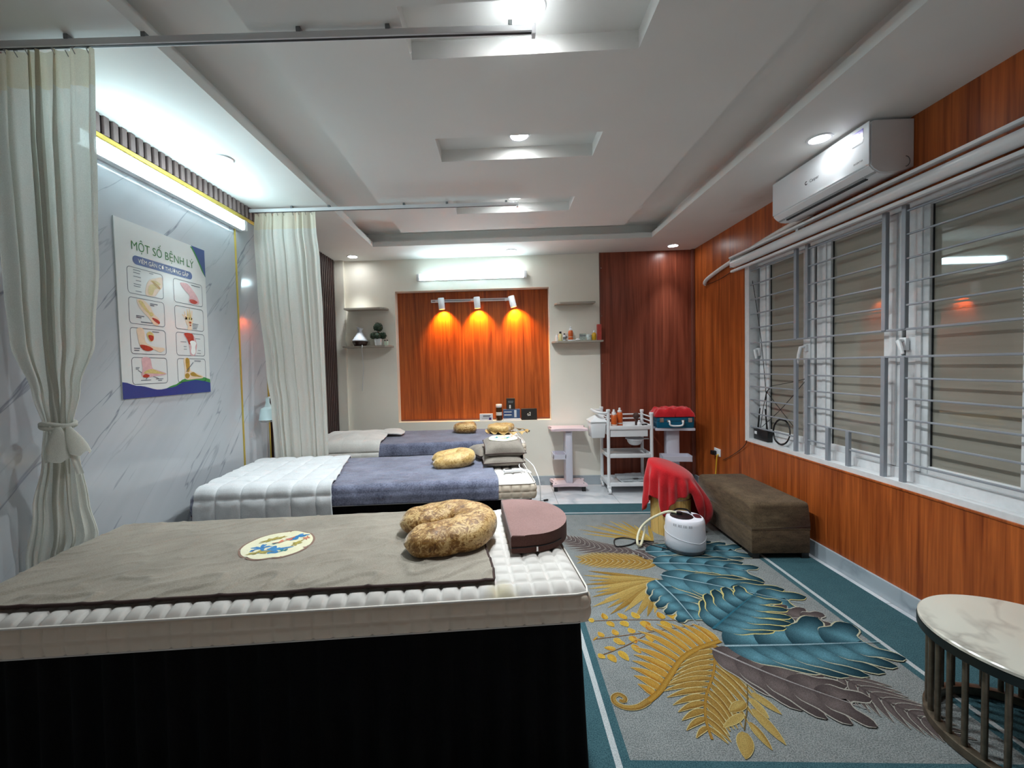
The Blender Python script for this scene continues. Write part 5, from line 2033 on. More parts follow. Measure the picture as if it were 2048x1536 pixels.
leaf_ball((0.002, 0, 0.205), 0.052, 260, 1).build('leaf_ball', M['leaf'], tp)
for i, (dx, dy, dz) in enumerate(((-0.052, 0.0, 0.112), (0.052, 0.01, 0.110), (0.0, -0.03, 0.108), (0.0, 0.04, 0.112))):
    leaf_ball((dx, dy, dz), 0.040, 150, i + 5).build('leaf_ball', M['leaf'], tp)

M['clear_green'] = plain('pale_green_glass', lin(196, 214, 196), 0.15, var=0.03)


def bottle(name, loc, prof, mat, cap, capmat, label, group, r2=None, band=None, cat='bottle'):
    o = empty(name, loc, 0, label, cat, group)
    B().lathe(prof, (0, 0, 0), 18).build('body', mat, o, 45)
    B().lathe(cap, (0, 0, 0), 14).build('cap', capmat, o, 45)
    if band:
        r, z0, z1, m = band
        B().lathe([(r, z0), (r + 0.0006, z0), (r + 0.0006, z1), (r, z1)], (0, 0, 0), 18, False, False).build('label', m, o, 60)
    return o


def simple_prof(r, h, neck=0.5):
    return [(r * 0.9, 0), (r, 0.004), (r, h * 0.8), (r * 0.75, h * 0.93), (r * neck, h)]


GL = 'small things on the left wall shelf'
GR = 'toiletries on the right wall shelf'
for i, (x, lab) in enumerate(((-1.292, 'left of two tiny vials beside the topiary'), (-1.266, 'right of two tiny vials beside the topiary'))):
    bottle('vial', (x, 4.63, SZ), simple_prof(0.010, 0.048), M['clear_green'], [(0.006, 0.048), (0.006, 0.062)], M['black_plastic'], lab, GL)
SR = 1.6245
M['pale_yellow'] = plain('pale_yellow_lotion', lin(222, 216, 160), 0.3)
M['orange_bottle'] = plain('orange_bottle', lin(206, 96, 40), 0.3, var=0.1, vscale=40)
M['amber'] = plain('amber_yellow_bottle', lin(206, 158, 30), 0.2, var=0.1, vscale=40)
M['red_box'] = plain('red_carton', lin(188, 74, 66), 0.5, var=0.1, vscale=40)
M['pale_label'] = plain('pale_paper_label', lin(226, 222, 214), 0.5, var=0.05, vscale=60)
bottle('cream_tube', (0.620, 4.66, SR), simple_prof(0.016, 0.068), M['white_plastic'], [(0.009, 0.068), (0.009, 0.082)], M['white_plastic'], 'small white bottle at the left end of the right shelf', GR)
bottle('lotion_bottle', (0.653, 4.625, SR), simple_prof(0.021, 0.082), M['pale_yellow'], [(0.013, 0.082), (0.013, 0.104)], M['black_plastic'], 'pale yellow bottle with a black cap on the right shelf', GR)
bottle('jar_bottle', (0.696, 4.62, SR), simple_prof(0.015, 0.068), M['white_plastic'], [(0.008, 0.068), (0.008, 0.082)], M['black_plastic'], 'small white bottle with a black cap between yellow and orange bottles', GR, band=(0.0153, 0.015, 0.045, M['grey_plastic']))
o = empty('carton', (0.722, 4.69, SR), 0.1, 'white carton with grey emblem behind the small bottles', 'box', GR)
B().box(-0.032, 0.032, -0.02, 0.02, 0, 0.085).build('box', M['pale_label'], o)
b = B()
b.poly([(0.014 * math.cos(i * PI / 8), 0.014 * math.sin(i * PI / 8)) for i in range(16)], 0)
e_ = b.build('emblem', M['grey_plastic'], o)
e_.matrix_local = Matrix(((1, 0, 0, 0), (0, 0, -1, -0.0205), (0, 1, 0, 0.045), (0, 0, 0, 1)))
bottle('spray_bottle', (0.770, 4.655, SR + 0.012), [(0.024, 0), (0.026, 0.004), (0.026, 0.088), (0.020, 0.104)], M['orange_bottle'], [(0.018, 0.104), (0.019, 0.118), (0.011, 0.124), (0.010, 0.142), (0.004, 0.146)], M['white_plastic'], 'orange spray bottle with white pump standing on the right shelf', GR, band=(0.0262, 0.03, 0.034, M['pale_label']))
o = B().box(-0.042, 0.042, -0.035, 0.035, 0, 0.012, 0.002).build('soap_dish', M['white_plastic'])
o.location = (0.775, 4.65, SR)
tag(o, 'flat white tray under the orange spray bottle', 'tray', GR)
o = B().sphere((0, 0, 0.012), 0.022, (1.2, 0.9, 0.55)).build('soap', M['white_plastic'], None, 180)
o.location = (0.842, 4.62, SR)
tag(o, 'small white lump of soap on the right shelf', 'soap', GR)
o = empty('carton', (0.905, 4.68, SR), -0.1, 'grey and white patterned carton on the right shelf', 'box', GR)
B().box(-0.034, 0.034, -0.02, 0.02, 0, 0.078).build('box', plain('grey_patterned_carton', lin(160, 168, 158), 0.5, var=0.4, vscale=70), o)
B().box(-0.034, 0.034, -0.0206, -0.02, 0.048, 0.062).build('stripe', M['grey_plastic'], o)
o = B().lathe([(0.026, 0), (0.032, 0.01), (0.032, 0.055), (0.024, 0.068), (0.012, 0.072)], (0, 0, 0), 18).build('wrapped_jar', plain('clear_wrapped_jar', lin(196, 204, 200), 0.15, var=0.3, vscale=60), None, 45)
o.location = (0.970, 4.65, SR)
tag(o, 'clear wrapped jar beside the amber bottle', 'jar', GR)
bottle('oil_bottle', (1.022, 4.635, SR), simple_prof(0.024, 0.085), M['amber'], [(0.012, 0.085), (0.012, 0.100), (0.005, 0.104), (0.004, 0.120)], M['white_plastic'], 'amber yellow dropper bottle on the right shelf', GR)
o = B().box(-0.022, 0.022, -0.022, 0.022, 0, 0.175, 0.001, 1).build('carton', M['red_box'])
o.location = (1.082, 4.66, SR)
tag(o, 'tall red carton at the right end of the right shelf', 'box', GR)

# ------------------------------------------------------------------ packages on the niche sill
NZ = NZ0 + 0.001
GN = 'packages on the niche sill'


def card(name, x0, x1, z0, h, d, mat, label, y=4.80, marks=()):
    o = empty(name, ((x0 + x1) / 2, y, z0), 0, label, 'box', GN)
    w = (x1 - x0) / 2
    B().box(-w, w, -d / 2, d / 2, 0, h, 0.001, 1).build('box', mat, o)
    for nm, mx0, mx1, mz0, mz1, mt in marks:
        B().box(mx0, mx1, -d / 2 - 0.0008, -d / 2 + 0.0005, mz0, mz1).build(nm, mt, o)
    return o


M['carton_white'] = plain('white_carton', lin(222, 222, 226), 0.4, var=0.03)
M['carton_black'] = plain('black_carton', lin(46, 42, 40), 0.4, var=0.15, vscale=50)
M['carton_blue'] = plain('blue_carton', lin(66, 92, 130), 0.4, var=0.15, vscale=50)
M['purple'] = plain('purple_print', lin(70, 52, 110), 0.4)
card('medicine_box', -0.262, -0.112, NZ, 0.078, 0.045, M['carton_white'], 'small white medicine carton at the left on the niche sill', 4.785,
     (('print_line', -0.036, 0.05, 0.052, 0.060, M['ink_black']), ('print_line', -0.036, 0.042, 0.042, 0.048, M['grey_plastic']), ('print_line', -0.05, 0.02, 0.024, 0.028, M['grey_plastic']), ('round_mark', 0.030, 0.058, 0.008, 0.036, M['purple'])))
pb = empty('pill_bottle', (-0.040, 4.79, NZ), 0, 'dark brown pill bottle with white cap and label on the niche sill', 'bottle', GN)
B().lathe([(0.032, 0), (0.035, 0.004), (0.035, 0.135), (0.030, 0.150)], (0, 0, 0), 20).build('body', plain('dark_brown_glass', lin(66, 44, 26), 0.15, var=0.2), pb, 45)
B().lathe([(0.034, 0.148), (0.036, 0.150), (0.036, 0.182), (0.033, 0.185)], (0, 0, 0), 20).build('cap', M['white_plastic'], pb, 45)
B().lathe([(0.0352, 0.058), (0.0356, 0.058), (0.0356, 0.096), (0.0352, 0.096)], (0, 0, 0), 20, False, False).build('label', M['pale_label'], pb, 60)
card('supplement_box', 0.008, 0.200, NZ + 0.022, 0.102, 0.07, M['carton_blue'], 'blue and white carton with a joint picture under the black box', 4.80,
     (('print_line', -0.085, 0.0, 0.070, 0.078, M['pale_label']), ('print_line', -0.085, 0.0, 0.034, 0.046, M['pale_label']), ('joint_picture', 0.03, 0.056, 0.012, 0.095, M['carton_white']), ('print_line', -0.085, 0.02, 0.052, 0.058, M['poster_blue'])))
card('flat_box', 0.005, 0.205, NZ, 0.021, 0.075, M['carton_white'], 'flat white carton lying under the blue carton', 4.80)
card('small_black_box', 0.048, 0.145, NZ + 0.125, 0.125, 0.05, M['carton_black'], 'small black carton standing on top of the blue carton', 4.80,
     (('print_line', -0.030, 0.030, 0.088, 0.096, M['grey_plastic']), ('print_line', -0.028, 0.026, 0.072, 0.080, M['grey_plastic']), ('figure_mark', -0.018, 0.0, 0.010, 0.05, M['pale_label'])))
bb = card('black_box', 0.215, 0.392, NZ, 0.128, 0.06, M['carton_black'], 'wide black carton with a pale emblem at the right of the sill', 4.795)
b = B()
b.tube([(-0.022, -0.0312, 0.062), (-0.012, -0.0312, 0.074), (-0.006, -0.0312, 0.060), (0.004, -0.0312, 0.068)], 0.0035, 5)
b.tube([(0.012, -0.0312, 0.055), (0.014, -0.0312, 0.090), (0.000, -0.0312, 0.084)], 0.004, 5)
b.tube([(-0.018, -0.0312, 0.050), (0.016, -0.0312, 0.052)], 0.003, 5)
b.build('emblem', M['pale_label'], bb)
# ------------------------------------------------------------------ beauty stands
M['pink_plastic'] = plain('pale_pink_plastic', lin(228, 206, 212), 0.4, var=0.02)
M['lilac_plastic'] = plain('lilac_white_plastic', lin(214, 212, 224), 0.4, var=0.02)


def notched(w, d, r=0.03):
    o = []
    pts = [(-w, -d), (-w * 0.45, -d + 0.012), (0, -d + 0.016), (w * 0.45, -d + 0.012), (w, -d), (w - 0.016, -d * 0.4), (w - 0.020, 0), (w - 0.016, d * 0.4), (w, d), (0, d - 0.01), (-w, d), (-w + 0.016, d * 0.4), (-w + 0.020, 0), (-w + 0.016, -d * 0.4)]
    return [(p.x, p.y) for p in catmull([(x, y, 0) for x, y in pts], 3, True)]


def stand(loc, rz, label, cw, cd, side, plate):
    s = empty('trolley_stand', loc, rz, label, 'trolley', 'small plastic equipment stands')
    B().prism(notched(0.185, 0.125), 0.055, 0.085, 0.006).build('base', plate, s, 40)
    for x in (-0.15, 0.15):
        for y in (-0.09, 0.09):
            B().box(x - 0.02, x + 0.02, y - 0.015, y + 0.015, 0, 0.055, 0.004).build('foot', M['black_plastic'], s)
            B().cyl((x, y, 0.085), (x, y, 0.088), 0.008, 10).build('bolt', M['grey_plastic'], s)
    b = B()
    b.box(-cw, cw, -cd, cd, 0.085, 0.655, 0.006)
    b.box(-cw + 0.012, cw - 0.012, -cd - 0.004, -cd + 0.004, 0.10, 0.64, 0.002)
    b.build('column', M['lilac_plastic'], s, 40)
    B().prism(notched(0.195, 0.135), 0.655, 0.682, 0.006).build('tray_top', plate, s, 40)
    sh = B()
    if side < 0:
        x0, x1, y0, y1 = -cw - 0.135, -cw, -0.09, 0.09
    else:
        x0, x1, y0, y1 = -0.14, 0.15, -cd - 0.13, -cd
    sh.box(x0, x1, y0, y1, 0.345, 0.355)
    sh.box(x0, x0 + 0.006, y0, y1, 0.355, 0.405)
    sh.box(x1 - 0.006, x1, y0, y1, 0.355, 0.405)
    sh.box(x0, x1, y0, y0 + 0.006, 0.355, 0.395)
    sh.box(x0, x1, y1 - 0.006, y1, 0.355, 0.405)
    sh.build('side_shelf', M['lilac_plastic'], s)
    return s


stand((0.708, 4.585, 0), 0.0, 'pale pink equipment stand with empty tray against the cream wall', 0.036, 0.085, -1, M['pink_plastic'])
stand((1.795, 4.50, 0), math.radians(-6), 'white equipment stand under the blue suitcase in the corner', 0.065, 0.05, 1, M['lilac_plastic'])

# blue vanity case and folded red towel
M['blue_case'] = plain('metallic_teal_blue_case', lin(14, 104, 136), 0.35, 0.25, var=0.04)
bc = empty('suitcase', (1.795, 4.49, 0.6825), math.radians(-5), 'small teal blue hard case with pale handle and corner clasps', 'suitcase')
B().box(-0.185, 0.185, -0.125, 0.125, 0.0, 0.118, 0.012, 3).build('shell', M['blue_case'], bc, 40)
B().box(-0.187, 0.187, -0.127, 0.127, 0.072, 0.076, 0.001, 1).build('seam', M['gasket'], bc)
B().tube(catmull([(-0.068, -0.126, 0.075), (-0.066, -0.148, 0.068), (-0.058, -0.150, 0.034), (0, -0.150, 0.026), (0.058, -0.150, 0.034), (0.066, -0.148, 0.068), (0.068, -0.126, 0.075)], 5), 0.009, 8).build('handle', M['white_plastic'], bc, 60)
for x in (-0.07, 0.07):
    B().box(x - 0.016, x + 0.016, -0.132, -0.125, 0.060, 0.088, 0.003).build('handle_mount', M['chrome'], bc)
for x in (-0.138, 0.142):
    B().box(x - 0.020, x + 0.020, -0.130, -0.124, 0.060, 0.106, 0.004).build('clasp', M['chrome'], bc)
b = B()


def twl(u, v):
    x = -0.20 + 0.40 * u
    y = -0.13 + 0.25 * v
    e = min(u, 1 - u, v, 1 - v)
    z = 0.068 * min(1, (e / 0.12)) ** 0.5 + 0.020 * math.sin(u * 2.6) * min(1, e / 0.1) + 0.010 * nz(u * 5 + v * 3, v * 6 - u * 4, 1) * min(1, e / 0.1) + 0.006 * math.sin((u * 3 - v * 2) * 9) * min(1, e / 0.1)
    return (x * (1 + 0.05 * math.sin(PI * v)), y, z)


b.grid(40, 30, twl)
b.grid(2, 2, lambda u, v: (-0.20 + 0.40 * u, -0.13 + 0.25 * v, 0.0))
o = b.build('folded_towel', M['red_towel'], None, 180)
o.location = (1.785, 4.485, 0.8015)
o.rotation_euler = (0, 0, math.radians(-4))
tag(o, 'red towel folded on top of the blue case', 'towel')

# ------------------------------------------------------------------ white three-tier cart
CXL, CXR, CYF, CYB = 1.100, 1.545, 4.385, 4.685
ca = empty('utility_cart', ((CXL + CXR) / 2, (CYF + CYB) / 2, 0), 0, 'white three-tier plastic cart on casters beside the dark wood panel', 'cart')
hx, hy = (CXR - CXL) / 2, (CYB - CYF) / 2
for sx in (-1, 1):
    for sy in (-1, 1):
        top = 0.875 if sx < 0 else 0.835
        B().tube([(sx * hx, sy * hy, 0.085), (sx * hx, sy * hy, top)], 0.017, 14).build('post', M['white_plastic'], ca, 40)
        B().lathe([(0.021, 0), (0.022, 0.004), (0.022, 0.022), (0.018, 0.026)], (sx * hx, sy * hy, top - 0.012), 14).build('post_cap', M['white_plastic'], ca, 40)
        cs = empty('caster', (sx * hx, sy * hy, 0))
        cs.parent = ca
        B().cyl((-0.014, -0.012, 0.030), (0.014, -0.012, 0.030), 0.030, 20).build('wheel', M['white_plastic'], cs, 40)
        B().cyl((-0.016, -0.012, 0.030), (0.016, -0.012, 0.030), 0.012, 12).build('hub', M['grey_plastic'], cs, 40)
        B().box(-0.02, 0.02, -0.022, 0.018, 0.056, 0.088, 0.006).build('fork', M['white_plastic'], cs, 40)
for z in (0.105, 0.405, 0.700):
    t = B()
    t.box(-hx, hx, -hy, hy, z - 0.024, z - 0.012)
    t.box(-hx - 0.004, hx + 0.004, -hy - 0.012, -hy + 0.002, z - 0.026, z + 0.016, 0.004)
    t.box(-hx - 0.004, hx + 0.004, hy - 0.002, hy + 0.012, z - 0.026, z + 0.016, 0.004)
    t.box(-hx - 0.012, -hx + 0.002, -hy, hy, z - 0.026, z + 0.016, 0.004)
    t.box(hx - 0.002, hx + 0.012, -hy, hy, z - 0.026, z + 0.016, 0.004)
    t.build('tray', M['white_plastic'], ca, 40)
for z in (0.755, 0.800):
    for (p, q) in (((-hx, hy), (hx, hy)), ((hx, -hy), (hx, hy)), ((-hx, -hy), (-hx, hy))):
        B().cyl((p[0], p[1], z), (q[0], q[1], z), 0.007, 10).build('guard_rail', M['white_plastic'], ca, 40)
B().tube(catmull([(-hx, -hy, 0.852), (-hx - 0.07, -hy, 0.852), (-hx - 0.115, -hy + 0.03, 0.862), (-hx - 0.125, 0, 0.866), (-hx - 0.115, hy - 0.03, 0.862), (-hx - 0.07, hy, 0.852), (-hx, hy, 0.852)], 5), 0.014, 12).build('push_handle', M['white_plastic'], ca, 60)
d = B()
d.box(-hx + 0.02, hx - 0.04, -hy - 0.002, hy - 0.04, 0.600, 0.606)
for q in ((-hx + 0.02, hx - 0.04, -hy - 0.002, -hy + 0.004), (-hx + 0.02, hx - 0.04, hy - 0.046, hy - 0.04), (-hx + 0.02, -hx + 0.026, -hy, hy - 0.04), (hx - 0.046, hx - 0.04, -hy, hy - 0.04)):
    d.box(q[0], q[1], q[2], q[3], 0.606, 0.672)
d.build('drawer', M['white_plastic'], ca)
# bin hooked on the side
bn = empty('hanging_bin', (CXL - 0.098, 4.50, 0.585), 0, 'white lidded bin hanging on the left side of the cart', 'bin')
b = B()
b.box(-0.078, 0.078, -0.105, 0.105, 0, 0.165, 0.008)
for v in b.bm.verts:
    if v.co.z < 0.08:
        v.co.x *= 0.86
        v.co.y *= 0.86
b.build('bucket', M['white_plastic'], bn, 40)
b = B()
b.box(-0.086, 0.084, -0.113, 0.113, 0.165, 0.178, 0.004)
b.faces([(-0.084, -0.11, 0.178), (0.082, -0.11, 0.178), (0.082, 0.11, 0.178), (-0.084, 0.11, 0.178), (0.0, -0.03, 0.238), (0.06, -0.03, 0.238), (0.06, 0.03, 0.238), (0.0, 0.03, 0.238)],
        [(0, 1, 5, 4), (1, 2, 6, 5), (2, 3, 7, 6), (3, 0, 4, 7), (4, 5, 6, 7)])
b.build('lid', M['white_plastic'], bn)
B().box(0.07, 0.084, -0.04, 0.04, 0.178, 0.20).build('hook', M['white_plastic'], bn)
# bowl hooked under the middle
bw_ = empty('bowl', (1.395, 4.465, 0.5), 0, 'small white plastic bowl hanging on the cart above the middle tray', 'bowl')
B().lathe([(0.040, 0.0), (0.058, 0.010), (0.072, 0.030), (0.080, 0.056), (0.094, 0.062), (0.095, 0.070), (0.086, 0.068), (0.074, 0.054), (0.066, 0.030), (0.052, 0.014), (0.0005, 0.010)], (0, 0, 0), 28, True, False).build('bowl_body', M['white_plastic'], bw_, 50)
B().box(0.085, 0.145, -0.012, 0.012, 0.056, 0.068, 0.003).build('bowl_hook', M['white_plastic'], bw_)
# bottles on the cart
GC = 'orange pump bottles on the cart'
for x, y, h, lab in ((1.168, 4.42, 0.150, 'front orange pump bottle at the left of the cart top'), (1.182, 4.475, 0.158, 'orange pump bottle just behind the front one on the cart'), (1.250, 4.50, 0.170, 'rear orange pump bottle, rightmost of three on the cart')):
    bottle('pump_bottle', (x, y, 0.689), [(0.029, 0), (0.031, 0.004), (0.031, h * 0.80), (0.022, h * 0.92)], M['orange_bottle'],
           [(0.021, h * 0.92), (0.022, h * 1.02), (0.012, h * 1.05), (0.011, h * 1.18), (0.005, h * 1.20)], M['white_plastic'], lab, GC, band=(0.0312, h * 0.2, h * 0.26, M['pale_label']))
GB = 'small tools on the cart top'
o = B().tube([(0.03 * math.cos(a) * 1.4, 0.02 * math.sin(a), 0.004) for a in [2 * PI * i / 18 for i in range(18)]], 0.004, 6, closed=True)
o.tube([(0.03 * math.cos(a) * 1.2 + 0.075, 0.02 * math.sin(a) + 0.004, 0.004) for a in [2 * PI * i / 18 for i in range(18)]], 0.004, 6, closed=True)
o.tube([(-0.04, 0, 0.004), (-0.09, -0.01, 0.004)], 0.0035, 6)
o = o.build('scissors', M['black_plastic'])
o.location = (1.315, 4.425, 0.690)
tag(o, 'black ring-handled tool lying on the front of the cart top', 'tool', GB)
o = B().box(-0.04, 0.04, -0.012, 0.012, 0, 0.012, 0.004).build('tweezer_case', M['black_plastic'], None, 40)
o.location = (1.395, 4.43, 0.690)
tag(o, 'flat black case on the cart top beside the ring-handled tool', 'case', GB)
bottle('small_bottle', (1.445, 4.47, 0.689), simple_prof(0.020, 0.05), M['white_plastic'], [(0.011, 0.05), (0.011, 0.07)], M['white_plastic'], 'small white bottle at the right of the cart top', GB)
for x, y, lab in ((1.475, 4.435, 'left of two small black-capped pots on the cart top'), (1.512, 4.455, 'right of two small black-capped pots on the cart top')):
    bottle('pot', (x, y, 0.689), [(0.013, 0), (0.014, 0.02)], M['white_plastic'], [(0.0145, 0.02), (0.0145, 0.034)], M['black_plastic'], lab, GB, cat='pot')
o = B()
o.sphere((0, 0, 0.10), 0.035, (1, 1, 1.05))
o.cyl((0, 0, 0), (0, 0, 0.07), 0.012, 10)
o = o.build('hair_brush', plain('dark_brown_bristle', lin(66, 42, 34), 0.7, var=0.3, vscale=60), None, 180)
o.location = (1.455, 4.60, 0.689)
tag(o, 'round dark brown brush standing at the back of the cart top', 'brush', GB)
# folded newspaper on the bottom tray
nw = empty('newspaper', (1.385, 4.53, 0.094), math.radians(8), 'folded plastic bag and newspaper on the bottom tray of the cart', 'newspaper')
b = B()
b.grid(16, 12, lambda u, v: (-0.15 + 0.30 * u, -0.115 + 0.23 * v, 0.014 + 0.045 * max(0, v - 0.55) * 2 + 0.008 * nz(u * 5, v * 5, 6)))
b.build('sheet', plain('crumpled_newsprint', lin(206, 212, 216), 0.6, var=0.08, vscale=30), nw, 180)
b = B()
b.grid(10, 6, lambda u, v: (-0.13 + 0.25 * u, -0.09 + 0.12 * v, 0.018 + 0.008 * nz(u * 5, v * 5, 6) + 0.003))
b.build('front_page', plain('printed_newsprint', lin(178, 184, 188), 0.7, var=0.25, vscale=50), nw, 180)
B().box(0.0, 0.06, -0.03, 0.0, 0.030, 0.032).build('photo_print', M['grey_plastic'], nw)

# ------------------------------------------------------------------ wooden barrel with the red cloth
BX, BY, BR = 1.335, 3.385, 0.148
M['pine'] = wood_panel('yellow_pine', lin(206, 160, 78), lin(236, 206, 136), 1.6, 0.5)
br = empty('foot_barrel', (BX, BY, 0.008), 0, 'yellow pine foot-soaking barrel half hidden under the red cloth', 'barrel')
NS = 22
for i in range(NS):
    a0, a1 = 2 * PI * i / NS + 0.006, 2 * PI * (i + 1) / NS - 0.006
    b = B()

    def stave(u, v, a0=a0, a1=a1):
        a = a0 + (a1 - a0) * u
        ztop = 0.50 - 0.045 * math.cos(a) + 0.02 * math.sin(a)
        r = BR * (1.0 + 0.05 * v)
        return (r * math.cos(a), r * math.sin(a), ztop * v)
    b.grid(3, 4, stave)
    bmesh.ops.solidify(b.bm, geom=b.bm.faces[:], thickness=-0.014)
    b.build('stave', M['pine'], br, 40)
B().tube([((BR * 1.036 + 0.001) * math.cos(2 * PI * i / 40), (BR * 1.036 + 0.001) * math.sin(2 * PI * i / 40), 0.29) for i in range(40)], 0.003, 6, closed=True).build('hoop', M['chrome'], br, 60)
B().lathe([(0.0005, 0), (BR * 0.96, 0), (BR * 0.96, 0.02), (0.0005, 0.02)], (0, 0, 0.02), 24, False, False).build('bottom', M['pine'], br)

rc_ = B()
hem = [(0, 0.055), (25, 0.08), (45, 0.16), (90, 0.25), (140, 0.20), (170, 0.15), (188, 0.24), (203, 0.31), (218, 0.29), (236, 0.165), (252, 0.27), (270, 0.315), (290, 0.335), (303, 0.345), (314, 0.20), (325, 0.06), (360, 0.055)]


def cloth(u, v):
    a = 2 * PI * u
    deg = math.degrees(a) % 360
    ztop = 0.526 - 0.050 * math.cos(a) + 0.028 * math.sin(a)
    R = BR * 1.05 + 0.010
    if v < 0.45:
        t = v / 0.45
        r = R * t
        zc = 0.526 + (ztop - 0.526) * t - 0.018 * (t ** 6) + 0.012 * (1 - t * t)
        return (r * math.cos(a), r * math.sin(a), zc)
    t = (v - 0.45) / 0.55
    zb = interp(hem, deg)
    z = ztop - 0.018 + (zb - ztop + 0.018) * t
    fold = math.sin(a * 13 + 0.7 * math.sin(a * 3)) * 0.017 * min(1, t * 2.2) + 0.012 * min(1, t * 3)
    right = max(0, math.cos(a - math.radians(-8))) ** 3
    bulge = right * 0.115 * (math.sin(PI * min(1, (t ** 1.5) * 0.88)) ** 0.9)
    r = R + fold + bulge
    r += 0.018 * t * max(0, math.cos(a - PI)) ** 2
    r += 0.007 * nz(math.cos(a) * 4, math.sin(a) * 4, z * 9) * min(1, t * 3)
    z += 0.010 * nz(math.cos(a) * 7, math.sin(a) * 7, 2.0) * t
    return (r * math.cos(a), r * math.sin(a), z)


rc_.grid(150, 34, cloth, close_u=True)
o = rc_.build('red_cloth', M['red_towel'], None, 180)
o.location = (BX, BY, 0.008)
md = o.modifiers.new('thickness', 'SOLIDIFY')
md.thickness = 0.004
md.offset = 1
tag(o, 'bright red cloth draped over the pine barrel', 'cloth')

# ------------------------------------------------------------------ steam generator
sg = empty('steamer', (1.30, 3.035, RZ + 0.006), math.radians(-8), 'white steam generator with black lid and grey foot on the rug', 'steamer')
B().lathe([(0.118, 0), (0.126, 0.003), (0.137, 0.028), (0.134, 0.030)], (0, 0, 0), 40).build('foot', plain('mid_grey_plastic', lin(104, 106, 112), 0.45), sg, 45)
b = B()
b.lathe([(0.134, 0.030), (0.137, 0.034), (0.136, 0.09), (0.131, 0.205), (0.127, 0.226), (0.119, 0.236), (0.100, 0.238)], (0, 0, 0), 48)
b.build('housing', plain('white_steamer_plastic', lin(226, 226, 234), 0.35, var=0.01), sg, 45)
cut = []
for i in range(60):
    a = 2 * PI * i / 60
    d_ = abs(((a - math.radians(300) + PI) % (2 * PI)) - PI) / PI
    cut.append(((0.1372) * math.cos(a), (0.1372) * math.sin(a), 0.085 + 0.075 * d_))
B().tube(cut, 0.0012, 5, closed=True).build('seam_line', M['white_gloss'], sg)
B().lathe([(0.0005, 0.242), (0.072, 0.242), (0.078, 0.238)], (-0.022, 0.0, 0), 30, False, False).build('lid', M['black_plastic'], sg, 45)
B().lathe([(0.020, 0.243), (0.020, 0.256), (0.012, 0.258)], (-0.03, 0.03, 0), 16).build('valve', M['black_plastic'], sg, 45)
B().tube(catmull([(-0.075, 0.055, 0.244), (-0.03, 0.078, 0.262), (0.03, 0.070, 0.262), (0.055, 0.05, 0.244)], 5), 0.006, 6).build('lid_handle', M['black_plastic'], sg, 60)
B().prism(rrect(0.060, 0.108, -0.035, 0.045, 0.02), 0.2365, 0.240).build('control_panel', plain('dark_red_display', lin(70, 40, 44), 0.2), sg)
for g in range(4):
    for q in range(3):
        a = math.radians(222 + g * 15 + q * 3.6)
        B().tube([(0.1312 * math.cos(a), 0.1312 * math.sin(a), 0.196), (0.129 * math.cos(a), 0.129 * math.sin(a), 0.212)], 0.0016, 5).build('vent_slot', M['dark_slot'], sg)
hz = catmull([(1.262, 3.075, 0.262), (1.20, 3.10, 0.262), (1.10, 3.13, 0.205), (1.03, 3.14, 0.14), (0.985, 3.10, 0.09), (0.965, 3.05, 0.045), (0.99, 3.06, 0.03), (1.03, 3.12, 0.07), (1.06, 3.16, 0.13)], 8)
tag(B().tube(hz, 0.009, 10).build('steam_hose', plain('translucent_hose', lin(214, 208, 178), 0.25), None, 180), 'pale translucent hose looping from the steamer to the barrel', 'hose')
kc = catmull([(1.175, 3.02, 0.016), (1.08, 3.10, 0.014), (1.00, 3.19, 0.014), (0.92, 3.23, 0.014), (0.84, 3.20, 0.014), (0.82, 3.08, 0.014), (0.92, 3.10, 0.014), (1.02, 3.16, 0.020), (1.12, 3.15, 0.014)], 8)
tag(B().tube(kc, 0.005, 6).build('power_cord', M['black_plastic'], None, 180), 'black power cord lying on the rug beside the steamer', 'cord')

# ------------------------------------------------------------------ ottoman bench
ot = empty('ottoman', (1.875, 3.27, RZ), 0, 'brown tweed bench ottoman on short black legs along the wood wall', 'ottoman')
OX, OY = 0.195, 0.395
M['dark_leg'] = plain('black_stained_leg', lin(26, 22, 20), 0.4)
B().box(-OX, OX, -OY, OY, 0.036, 0.200, 0.008, 2).build('base_panel', M['tweed'], ot, 40)
b = B()
b.box(-OX, OX, -OY, OY, 0.196, 0.385, 0.030, 4)
for v in b.bm.verts:
    if v.co.z < 0.23:
        v.co.x = math.copysign(OX, v.co.x) if abs(v.co.x) > OX - 0.031 else v.co.x
        v.co.y = math.copysign(OY, v.co.y) if abs(v.co.y) > OY - 0.031 else v.co.y
for v in b.bm.verts:
    if v.co.z > 0.35:
        v.co.z += 0.012 * (1 - (v.co.x / OX) ** 2) * (1 - (v.co.y / OY) ** 2)
b.build('padded_top', M['tweed'], ot, 40)
for x in (-OX + 0.03, OX - 0.03):
    for y in (-OY + 0.03, OY - 0.03):
        B().box(x - 0.024, x + 0.024, y - 0.024, y + 0.024, 0, 0.036).build('leg', M['dark_leg'], ot)

